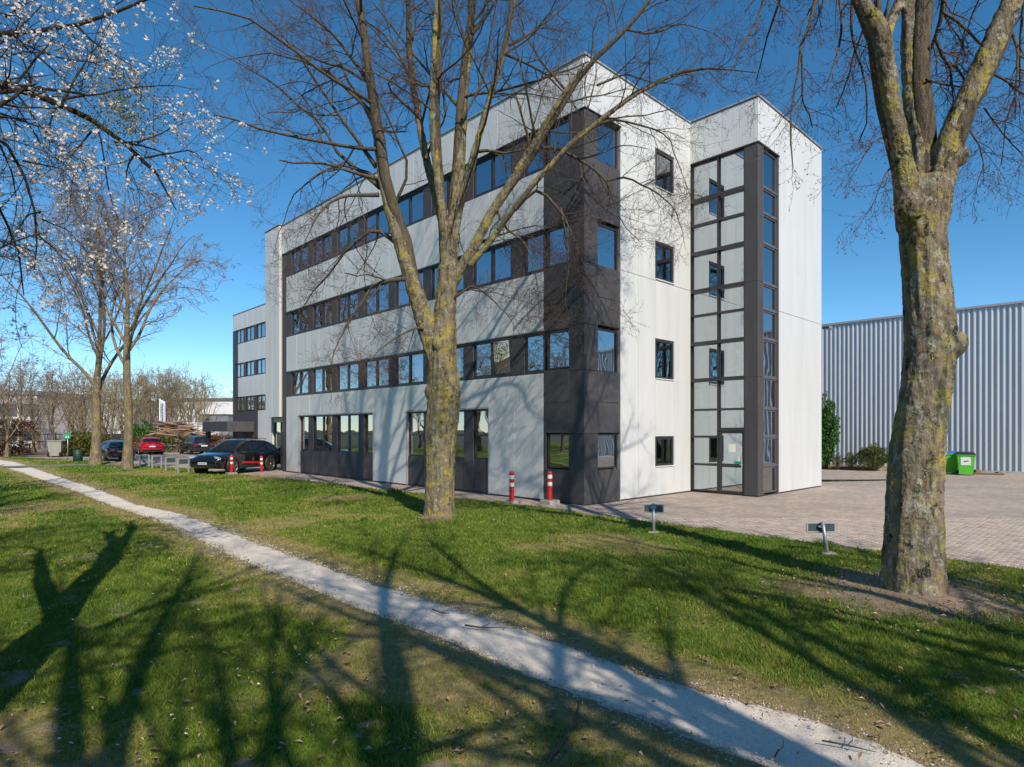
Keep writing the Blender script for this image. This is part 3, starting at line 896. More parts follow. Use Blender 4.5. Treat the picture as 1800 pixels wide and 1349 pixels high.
    # ---------------- short facade
    for (x0, x1, z0, z1) in [(-.05, .58, .02, 2.1), (-.05, .58, 2.1, 3.98), (-.05, .58, 3.98, 5.33), (-.05, .58, 5.33, 7.15), (-.05, .58, 7.15, 8.49), (-.05, .58, 8.49, 10.32), (-.05, .58, 10.32, 11.62),
                             (.58, 1.66, .02, 1.02), (.58, 1.66, 2.12, 3.05), (.58, 1.66, 3.05, 3.98), (.58, 1.66, 5.36, 6.2), (.58, 1.66, 6.2, 7.15), (.58, 1.66, 8.52, 9.4), (.58, 1.66, 9.4, 10.28)]:
        RF.panel(x0 + (.0 if x0 > 0 else .052), x1, z0, z1, 'dark', .05, .005)
    for z0, z1 in ROWS: RF.window(.6, 1.63, z0 - .02, z1 - .05, 'glass', d=-.02)
    RF.window(.6, 1.63, 1.04, 2.1, 'glass', d=-.02)
    MB().box(1.662, 1.69, -.06, .05, .02, 11.64).obj('edge_profile', M['trim'], B)
    MB().box(-.07, 1.70, -.085, -.001, 11.62, 11.655).obj('drip_edge', M['dark_frame'], B)
    # white panels with punched windows
    wins = [(3.67, 4.76, 1.01, 1.97), (3.67, 4.76, 3.95, 5.24), (3.67, 4.76, 7.27, 8.50), (3.67, 4.76, 10.35, 11.60)]
    RF.panel(0.0, 1.69, 11.655, ROOF, 'white2', .05, .004)
    for z0, z1 in ((.04, 7.20), (7.20, ROOF)):
        for a, b in ((1.69, 2.66), (2.66, 3.63)):
            RF.panel(a, b, z0, z1, 'white2', .05, .006)
        RF.panel(4.80, 5.88, z0, z1, 'white2', .05, .006)
        zz = z0
        for w in [w for w in wins if z0 < w[2] < z1]:
            RF.panel(3.63, 4.80, zz, w[2] - .03, 'white2', .05, .004); zz = w[3] + .03
        RF.panel(3.63, 4.80, zz, z1, 'white2', .05, .004)
    for (a, b, z0, z1) in wins:
        RF.window(a, b, z0, z1, 'glass', fr=.07, d=0.03, depth=.1)
        MB().box(a - .03, b + .03, -.085, .02, z0 - .03, z0 - .002).obj('sill', M['whitepaint'], B)
    zs = [0.02, 1.0, 1.98, 3.94, 5.25, 7.26, 8.51, 10.34, 11.61, ROOF - .02]
    MB().box(1.70, 3.64, .012, .24, .02, ROOF - .02).obj('wall', M['inner'], B)
    MB().box(4.79, 5.90, .012, .24, .02, ROOF - .02).obj('wall', M['inner'], B)
    for k in range(0, 10, 2): MB().box(3.641, 4.789, .012, .24, zs[k], zs[k + 1]).obj('wall', M['inner'], B)
    MB().box(.02, 1.69, .012, .24, 11.65, ROOF - .02).obj('wall', M['inner'], B)
    MB().box(1.69, 5.9, -.03, .2, -.02, .036).obj('plinth', M['dark_frame'], B)
    MB().box(.05, 1.66, -.04, .2, -.02, .018).obj('plinth', M['dark_frame'], B)
    # ---------------- stair tower
    TX, TY, TE = 5.93, -2.466, 11.43
    TL = Face(B, (TX, 0, 0), rz)          # u = -y : from 0 (inner corner) to 2.466
    TR = Face(B, (0, TY, 0), 0.0)
    top = 11.72
    for a, b in split(0.0, 2.466, 1.23):
        TL.panel(a + .0, b, top, ROOF + .02, 'white')
    MB().box(TX + .012, TX + .2, TY + .21, -.02, top + .02, ROOF).obj('wall', M['seam'], B)
    hz = [.06, 1.0, 1.98, 2.93, 3.98, 5.28, 6.28, 7.15, 8.49, 9.50, 10.37, top - .04]
    for k in range(len(hz) - 1):
        thick = lambda z: .06 if round(z, 2) in (3.98, 5.28, 7.15, 8.49, 10.37) else .035
        z0, z1 = hz[k] + thick(hz[k]), hz[k + 1] - thick(hz[k + 1])
        TL.window(.05, 1.055, z0 - .03, z1 + .03, 'glass_clear', fr=.035, d=-.03)
        if k >= 3 or k == 2:
            TL.window(1.095, 2.02, (z0 - .03) if k > 2 else 2.26, z1 + .03, 'glass_clear', fr=.035, d=-.03)
        if k:
            th = thick(hz[k])
            MB().box(TX - .055 if th > .04 else TX - .03, TX + .1, -2.04 if hz[k] > 2.5 else -1.05, -.03, hz[k] - th, hz[k] + th).obj('transom', M['dark_frame'], B)
    MB().box(TX - .02, TX + .1, -1.10, -1.05, .03, top).obj('mullion', M['dark_frame'], B)
    MB().box(TX - .04, TX + .12, -.048, -.0, .03, top).obj('mullion', M['dark_frame'], B)
    MB().box(TX - .03, TX + .1, -2.03, -1.10, 2.19, 2.262).obj('transom', M['dark_frame'], B)
    # door with push bar, notice and sticker
    dr = TL.window(1.10, 2.03, .05, 2.18, 'glass_clear', fr=.085, d=-.0, bars=(1.0,), name='door')
    MB().box(.40, .425, -.11, -.07, .88, 1.22).obj('handle', M['alu'], dr)
    MB().box(.33, .425, -.07, -.0, .98, 1.02).obj('handle', M['alu'], dr)
    MB().box(-.12, .14, .026, .034, 1.42, 1.68).obj('notice', M['paper'], dr)
    MB().box(.22, .34, .026, .034, 1.13, 1.23).obj('notice', M['whitepaint'], dr)
    MB().box(.08, .36, .026, .034, 1.0, 1.10).obj('sticker', M['green_sign'], dr)
    # charcoal corner post of the tower
    for z0, z1 in ((.03, 3.98), (3.98, 7.15), (7.15, top)):
        TL.panel(2.04, 2.466 + .05, z0, z1, 'dark', .05, .003)
        TR.panel(TX + .002, TX + .33, z0, z1, 'dark', .05, .003)
    MB().box(TX + .01, TX + .16, TY + .01, -2.045, .03, top).obj('post', M['inner_dark'], B)
    for k in range(len(hz) - 1):
        z0, z1 = hz[k], hz[k + 1]
        if k == 0: TR.panel(TX + .36, TX + 1.47, z0, z1 - .03, 'dark', .04, .02) if False else None
        TR.window(TX + .36, TX + 1.47, z0 + .03, z1 - .03, 'glass_dark', fr=.05, d=-.0, mat='sunlit_frame')
        if k: MB().box(TX + .34, TX + 1.49, TY - .03, TY + .08, z0 - .028, z0 + .028).obj('transom', M['sunlit_frame'], B)
    MB().box(TX + .332, TX + .358, TY - .05, TY + .1, .03, top).obj('mullion', M['sunlit_frame'], B)
    MB().box(TX + 1.472, TX + 1.56, TY - .06, TY + .1, .03, top).obj('mullion', M['sunlit_frame'], B)
    MB().box(TX - .07, TX + 1.58, TY - .085, TY + .05, top - .025, top + .02).obj('drip_edge', M['dark_frame'], B)
    MB().box(TX - .075, TX - .001, TY - .05, .0, top - .025, top + .02).obj('drip_edge', M['dark_frame'], B)
    TR.panel(TX - .05, TX + 1.56, top + .02, ROOF + .02, 'white2', .05, .005)
    for z0, z1 in ((.04, 6.35), (6.35, ROOF + .02)):
        for a, b in split(TX + 1.56, TE, 1.31):
            TR.panel(a, b, z0, z1, 'white2', .05, .006)
    MB().box(TX + 1.57, TE - .02, TY + .012, TY + .2, .02, ROOF).obj('wall', M['inner'], B)
    MB().box(TX + .21, TX + 1.57, TY + .012, TY + .2, top + .02, ROOF).obj('wall', M['inner'], B)
    MB().box(TE - .02, TE + .03, TY - .05, 4, .02, ROOF + .02).obj('wall', M['white2'], B)
    MB().box(TX - .09, TE + .07, TY - .09, .3, ROOF + .052, ROOF + .10).obj('coping', M['trim'], B)
    MB().box(TX + .02, TE, TY - .03, -.02, -.02, .036).obj('plinth', M['dark_frame'], B)
    # rivet rows on the tower panels
    mb = MB()
    for z in (1.6, 3.0, 4.7, 8.0, 9.7):
        for x in np.arange(TX + 1.7, TE, .33): mb.box(x - .006, x + .006, TY - .056, TY - .049, z - .006, z + .006)
    mb.obj('rivets', M['seam'], B)
    # ---------------- inside the tower: white back wall, landings, radiators, doors
    MB().box(TX + 2.6, TX + 2.7, TY + .25, 3.4, .0, 13.0).obj('inner_wall', M['inner'], B)
    MB().box(TX + .3, TX + 2.6, 3.3, 3.4, .0, 13.0).obj('inner_wall', M['inner'], B)
    MB().box(TX + .02, TX + .2, .02, 3.3, .0, 13.0).obj('inner_wall', M['inner'], B)
    for z in (2.95, 6.15, 9.35):
        MB().box(TX + .22, TX + 2.58, -.1, 3.28, z - .2, z).obj('landing', M['inner'], B)
        MB().box(TX + 1.3, TX + 2.58, TY + .3, -.12, z - 1.75, z - 1.55).obj('landing', M['inner'], B)
        MB().tube([(TX + .3, -.15, z + .95), (TX + 2.5, -.15, z + .95)], .025, 6).obj('handrail', M['steel'], B)
        n = 9
        st = MB()
        for i in range(n): st.box(TX + 1.35, TX + 2.4, -.12 - .18 * i - .2, -.12 - .18 * i, z - .17 * i - .3, z - .17 * i - .17)
        st.obj('stair_flight', M['inner'], B)
    MB().box(TX + .2, TX + 2.58, TY + .2, 3.28, -.01, .02).obj('inner_floor', M['carpet'], B)
    for z in (.12, 3.06, 6.27, 9.47):
        r = MB()
        for i in range(18): r.box(TX + .16, TX + .22, -.12 - .052 * i - .044, -.12 - .052 * i, z, z + .62, .004)
        r.obj('radiator', M['radiator'], B)
    MB().box(TX + .75, TX + 1.25, TY + .9, TY + .98, .9, 4.2).obj('inner_board', M['redpaint'], B)
    # ---------------- floors, partition and roof of the main block
    for z in (3.2, 6.35, 9.5): MB().box(.26, 5.9, .26, 22.7, z - .55, z).obj('floor_slab', M['inner'], B)
    MB().box(.26, 5.9, .26, 22.7, .0, .02).obj('inner_floor', M['carpet'], B)
    MB().box(5.0, 5.15, .26, 22.7, .03, 12.4).obj('inner_wall', M['inner'], B)
    for y in (2.78, 7.75, 10.2, 15.12): MB().box(.5, 4.98, y - .05, y + .05, .03, 12.4).obj('inner_wall', M['inner'], B)
    MB().box(.1, 12, .1, 22.8, 12.6, 12.75).obj('roof', M['carpet'], B)
    MB().box(TX + .1, TE, TY + .21, .1, 12.6, 12.75).obj('roof', M['carpet'], B)
    MB().box(11.9, 12, .1, 22.8, 0, 12.6).obj('wall', M['white2'], B)
    MB().box(.2, 12, 22.8, 22.95, 0, ROOF - .02).obj('wall', M['white2'], B)
    # blinds: vertical slats and half-drawn rolls behind some panes
    for t0, t1, z0, z1 in ((4.24, 4.98, 1.26, 2.88), (5.6, 6.5, 1.26, 2.88)):
        for i, q in enumerate(np.arange(t0, t1, .1)):
            if random.random() < .85: MB().obox((.17, q + .05, (z0 + z1) / 2), (.5, .86, 0), (.86, -.5, 0), (0, 0, 1), .04, .002, (z1 - z0) / 2).obj('blind_slat', M['blind'], B)
    for t0, t1, z0, z1 in ((8.06, 9.04, 2.1, 2.62), (12.98, 13.85, 2.1, 2.86), (15.44, 16.3, 2.1, 2.86), (11.7, 12.36, 2.08, 2.6), (14.0, 14.2, 1.3, 2.86), (16.5, 16.7, 1.3, 2.86), (17.9, 18.1, 1.3, 2.86)):
        MB().box(.155, .165, t0, t1, z0, z1).obj('blind', M['blind'], B)
    for z0, z1 in ROWS:
        for a, b in PAIRS[1:]:
            if random.random() < .35:
                dz = random.uniform(.15, .7); MB().box(.135, .145, a + .05, b - .05, z1 - .1 - dz, z1 - .1).obj('blind', M['blind'], B)
    return B
t_ = NT('lit_charcoal_frame'); M['sunlit_frame'] = t_.bsdf((.115, .105, .11), .4)  # charcoal frame with sunlight put into its base colour, for the tower's sunny side
build_office()

# ================================================================ the set-back wing behind it
def build_wing():
    W = empty('office_wing', (*loc2w(7.5, 24), 0), TH)
    tag(W, 'set-back three bay end of the office with dark entrance canopy, beyond the parked black car', 'office building')
    rz = -math.pi / 2
    E = 25.5                                        # far end (t measured from 24)
    f = Face(W, (0, 0, 0), rz); U = lambda t: -t
    pr = [(E - .75 - 2.46 * (k + 1) + .5, E - .75 - 2.46 * k) for k in range(5)]
    for z0, z1 in ROWS:
        for a, b in pr:
            m = (a + b) / 2
            f.window(U(m - .01), U(a), z0 + .06, z1 - .06); f.window(U(b), U(m + .01), z0 + .06, z1 - .06)
            f.panel(U(a), U(a - .5), z0, z1, 'dark', .05, .003)
        f.panel(U(E), U(E - .75), z0, z1, 'dark', .05, .003)
    for z0, z1, e in ((11.65, ROOF, E), (8.49, 10.32, E - 1.35), (5.33, 7.15, E - 1.35)):
        for a, b in split(8, e, 1.23): f.panel(U(b), U(a), z0, z1, 'white', .05, .006)
        if e < E: f.panel(U(E), U(e), z0, z1, 'dark', .05, .004)
        MB().box(.012, .2, 8, E - .02, z0 + .01, z1 - .01).obj('wall', M['seam'], W)
    for a, b in split(15.4, 19.4, 1.2): f.panel(U(b), U(a), .05, 3.98, 'white', .05, .006)
    for a, b in split(19.4, E, 1.2): f.panel(U(b), U(a), .05, 3.98, 'dark', .05, .004, d=-.01)
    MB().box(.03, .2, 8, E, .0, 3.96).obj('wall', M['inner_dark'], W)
    f.window(U(22.3), U(20.6), .05, 2.2, 'glass', d=.04)
    MB().box(-2.4, -.06, 20.2, E + 1.2, 2.1, 3.0).obj('canopy', M['dark'], W)
    MB().box(-2.2, -1.9, E + .4, E + .9, 0, 2.098).obj('canopy_post', M['dark'], W)
    MB().box(-.06, -.02, 22.6, 24.6, .02, 2.09).obj('door', M['dark_frame'], W)
    for z in (3.3, 6.5, 9.6): MB().box(.25, 5.5, 8.2, E - .3, z - .5, z).obj('floor_slab', M['inner'], W)
    MB().box(4.6, 4.75, 8.2, E - .3, .02, 12.4).obj('inner_wall', M['inner'], W)
    MB().box(.0, 6, E, E + .1, 0, ROOF - .01).obj('wall', M['dark'], W)
    MB().box(.1, 6, 8, E, 12.7, 12.8).obj('roof', M['carpet'], W)
    MB().box(-.09, .25, 8, E + .1, ROOF + .003, ROOF + .05).obj('coping', M['trim'], W)
    MB().box(-.03, 3, 8, 8.2, 0, ROOF - .01).obj('wall', M['white2'], W)
build_wing()

# ================================================================ corrugated hall on the right
def build_hall():
    H = empty('corrugated_hall', (*loc2w(26.1, 6), 0), TH)
    tag(H, 'long grey-blue warehouse hall clad in vertical corrugated steel beyond the paved yard', 'warehouse')
    per, ribs, h = .245, 4, 8.62
    prof = []
    for i in range(ribs):
        a = i * per
        prof += [(a, 0), (a + .095, 0), (a + .12, -.045), (a + .22, -.045)]
    prof.append((ribs * per, 0))
    V = [(-.0 + d, -q, z) for z in (0.12, h) for q, d in prof]
    n = len(prof)
    me = mesh_np('sheet', V, [(i, i + 1, n + i + 1, n + i) for i in range(n - 1)], False, M['hall'])
    L = 54
    for k in range(int(L / (ribs * per))):
        link('sheet', me, H, (0, -k * ribs * per, 0))
    MB().box(.03, 14, -L - .2, .02, 0.0, h - .05).obj('wall', M['fargrey'], H)
    MB().box(-.12, .3, -L - .25, .1, h + .003, h + .12).obj('eaves_flashing', M['trim'], H)
    MB().box(-.07, .02, -L, .0, .0, .119).obj('base_flashing', M['alu'], H)
    # floodlight on a bracket
    fl = empty('wall_floodlight', (*at_depth(1458, 578, 36.3)[:2], at_depth(1458, 578, 36.3)[2]), TH)
    MB().box(-.55, -.1, -.22, .22, -.08, .10, .02).obj('housing', M['galv'], fl)
    MB().box(-.56, -.53, -.18, .18, -.06, .07).obj('lens', M['farglass'], fl)
    MB().box(-.12, .45, -.04, .04, -.04, .04).obj('bracket', M['galv'], fl)
    tag(fl, 'grey floodlight on a bracket at the top left of the corrugated hall', 'floodlight')
build_hall()
# ================================================================ trees
def tubes(P, R, sides):
    """P (B,N,3), R (B,N) -> verts, quads"""
    B, N, _ = P.shape
    T = np.gradient(P, axis=1); T /= np.linalg.norm(T, axis=2, keepdims=True) + 1e-9
    ref = np.where(np.abs(T[:, :1, 2:3]) < .8, np.array([[[0, 0, 1.]]]), np.array([[[1., 0, 0]]]))
    U = np.cross(T, np.broadcast_to(ref, T.shape)); U /= np.linalg.norm(U, axis=2, keepdims=True) + 1e-9
    Wv = np.cross(T, U)
    a = np.arange(sides) * 2 * np.pi / sides
    V = P[:, :, None] + R[:, :, None, None] * (U[:, :, None] * np.cos(a)[:, None] + Wv[:, :, None] * np.sin(a)[:, None])
    idx = np.arange(B * N * sides).reshape(B, N, sides)
    j = np.roll(idx, -1, 2)
    Fq = np.stack([idx[:, :-1], j[:, :-1], j[:, 1:], idx[:, 1:]], -1).reshape(-1, 4)
    return V.reshape(-1, 3), Fq

def join(chunks):
    Vs, Fs, b = [], [], 0
    for V, Fq in chunks:
        Vs.append(V); Fs.append(Fq + b); b += len(V)
    return np.vstack(Vs), np.vstack(Fs)

def children(P, R, K, f0=.15, f1=1.0, ang=(35, 65), ln=(.25, .5), rr=.5, N=7, wob=.12, up=.0, rmin=.003, rng=None, taper=.35, absl=None, fan=None):
    """K side branches on every branch of (P,R)"""
    rng = rng or RNG
    B, n, _ = P.shape
    f = f0 + (f1 - f0) * (np.arange(K)[None] + rng.random((B, K))) / K
    x = f * (n - 1); i = np.minimum(x.astype(int), n - 2); t = (x - i)[..., None]
    bi = np.arange(B)[:, None]
    p0 = P[bi, i] * (1 - t) + P[bi, i + 1] * t
    tg = P[bi, i + 1] - P[bi, i]; tg /= np.linalg.norm(tg, axis=2, keepdims=True) + 1e-9
    r0 = R[bi, i] * (1 - t[..., 0]) + R[bi, i + 1] * t[..., 0]
    rd = rng.normal(size=(B, K, 3))
    pr = rd - tg * (rd * tg).sum(2, keepdims=True); pr /= np.linalg.norm(pr, axis=2, keepdims=True) + 1e-9
    a = np.radians(rng.uniform(ang[0], ang[1], (B, K)))[..., None]
    d = tg * np.cos(a) + pr * np.sin(a)
    plen = np.linalg.norm(np.diff(P, axis=1), axis=2).sum(1)[:, None]
    if absl is None: L = plen * rng.uniform(ln[0], ln[1], (B, K)) * (1.15 - .65 * f)
    else: L = rng.uniform(absl[0], absl[1], (B, K)) * (1.1 - .4 * f)
    r = np.maximum(r0 * rr * rng.uniform(.7, 1.1, (B, K)), rmin)
    p0 = p0.reshape(-1, 3); d = d.reshape(-1, 3); L = L.reshape(-1); r = r.reshape(-1)
    Q = np.empty((len(L), N, 3)); Q[:, 0] = p0
    st = (L / (N - 1))[:, None]
    for k in range(1, N):
        d = d + rng.normal(0, wob, d.shape) + np.array([0, 0, up])
        d /= np.linalg.norm(d, axis=1, keepdims=True) + 1e-9
        Q[:, k] = Q[:, k - 1] + d * st
    Rr = np.maximum(r[:, None] * np.linspace(1, taper, N)[None], rmin * .6)
    return Q, Rr

def res_branches(traces, N=14, jit=.004):
    """list of (pts (n,3), radii (n)) -> arrays"""
    P = []; R = []
    for p, r in traces:
        q = resample(np.c_[np.asarray(p), np.asarray(r)], N * 3)
        for c in range(4):
            k = np.ones(5) / 5
            q[2:-2, c] = np.convolve(q[:, c], k, 'valid')
        q = resample(q, N)
        L = np.linalg.norm(np.diff(q[:, :3], axis=0), axis=1).sum()
        jt = np.cumsum(RNG.normal(0, 1, (N, 3)), 0); jt -= jt[0] + (jt[-1] - jt[0]) * np.linspace(0, 1, N)[:, None]
        q[:, :3] += jt * L * jit * np.minimum(1, np.linspace(0, 4, N))[:, None]
        P.append(q[:, :3]); R.append(q[:, 3])
    return np.array(P), np.array(R)

def trace(pts, Y, dY=0.0):
    """photograph polyline (px, py, width px) at depth Y, drifting dY metres to its end"""
    n = len(pts); P = []; R = []
    for i, (x, y, w) in enumerate(pts):
        yy = Y + dY * i / (n - 1)
        P.append(at_depth(x, y, yy)); R.append(w / 2 / F * yy / math.sqrt(1 + ((x - 900) / F) ** 2))
    return np.array(P), np.array(R)

def dense_tube(p, r, ns=28, step=.05, rid=0.0):
    L = np.linalg.norm(np.diff(p, axis=0), axis=1).sum()
    n = max(8, int(L / step))
    q = resample(np.c_[p, r], n)
    k = np.ones(7) / 7
    if n > 14:
        for c in range(4): q[3:-3, c] = np.convolve(q[:, c], k, 'valid')
    V, Fq = tubes(q[None, :, :3], q[None, :, 3], ns)
    if rid:
        a = np.tile(np.arange(ns) * 2 * np.pi / ns, n); h = np.repeat(np.arange(n) * step, ns)
        fur = fnoise(np.cos(a) * 3.2 + 40, np.sin(a) * 3.2 + h * .55 + 40, 1.6, 5, 3) + .6 * fnoise(np.cos(a) * 8 + 9, np.sin(a) * 8 + h * 1.1 + 9, 1.0, 7, 2)
        c = np.repeat(q[:, :3], ns, 0); V = c + (V - c) * (1 + rid * (fur - .8))[:, None]
    Vc = np.vstack([V, q[:1, :3], q[-1:, :3]])
    m = len(V)
    caps = [(m, (i + 1) % ns, i, i) for i in range(ns)] + [(m + 1, m - ns + i, m - ns + (i + 1) % ns, m - ns + (i + 1) % ns) for i in range(ns)]
    return Vc, Fq, caps

def trunk_mesh(name, parent, stems, mat, voxel, knots=(), disp=.03, dscale=.16, rid=.0, ns=28):
    """union of tapered stems and knots, fused into one skin with bark relief"""
    me = bpy.data.meshes.new(name)
    V = []; Fs = []; b = 0
    for p, r in stems:
        v, f, caps = dense_tube(p, r, ns, .05, rid)
        V += v.tolist(); Fs += [tuple(int(i) + b for i in q) for q in f]
        Fs += [tuple(int(i) + b for i in q[:3]) for q in caps]; b = len(V)
    for c, rad in knots:
        v = []; n1, n2 = 8, 12
        for i in range(n1 + 1):
            th = math.pi * i / n1
            for j in range(n2):
                ph = 2 * math.pi * j / n2
                v.append((c[0] + rad * math.sin(th) * math.cos(ph), c[1] + rad * math.sin(th) * math.sin(ph), c[2] + rad * 1.25 * math.cos(th)))
        V += v
        for i in range(n1):
            for j in range(n2): Fs.append((b + i * n2 + j, b + (i + 1) * n2 + j, b + (i + 1) * n2 + (j + 1) % n2, b + i * n2 + (j + 1) % n2))
        b = len(V)
    me.from_pydata(V, [], Fs); me.update(); me.materials.append(mat)
    o = link(name, me, parent)
    rm = o.modifiers.new('remesh', 'REMESH'); rm.mode = 'VOXEL'; rm.voxel_size = voxel; rm.use_smooth_shade = True
    sm = o.modifiers.new('smooth', 'SMOOTH'); sm.factor = .5; sm.iterations = 2
    for sc, st in ((dscale, disp), (dscale * .3, disp * .55)):
        tx = bpy.data.textures.new(name + '_bark', 'CLOUDS'); tx.noise_scale = sc; tx.noise_depth = 3
        dm = o.modifiers.new('bark', 'DISPLACE'); dm.texture = tx; dm.texture_coords = 'GLOBAL'; dm.strength = st; dm.mid_level = .5
    return o

def twig_part(name, parent, chunks, mat, smooth=True):
    V, Fq = join(chunks)
    return link(name, mesh_np(name, V, Fq, smooth, mat), parent)

def buds(P, n_per, size, rng):
    """small bud / seed-stalk tufts near twig ends, two crossed slivers each"""
    B, N, _ = P.shape
    f = rng.random((B, n_per)) * .6 + .4
    x = f * (N - 1); i = np.minimum(x.astype(int), N - 2); t = (x - i)[..., None]; bi = np.arange(B)[:, None]
    c = (P[bi, i] * (1 - t) + P[bi, i + 1] * t).reshape(-1, 3)
    d = rng.normal(size=c.shape); d /= np.linalg.norm(d, axis=1, keepdims=True)
    e = np.cross(d, rng.normal(size=c.shape)); e /= np.linalg.norm(e, axis=1, keepdims=True)
    s = size * (.5 + rng.random(len(c)))[:, None]
    g = np.cross(d, e)
    V = np.stack([c - e * s * .22, c + e * s * .22, c + d * s, c - g * s * .22, c + g * s * .22, c + d * s], 1).reshape(-1, 3)
    return V, np.arange(len(V)).reshape(-1, 3)

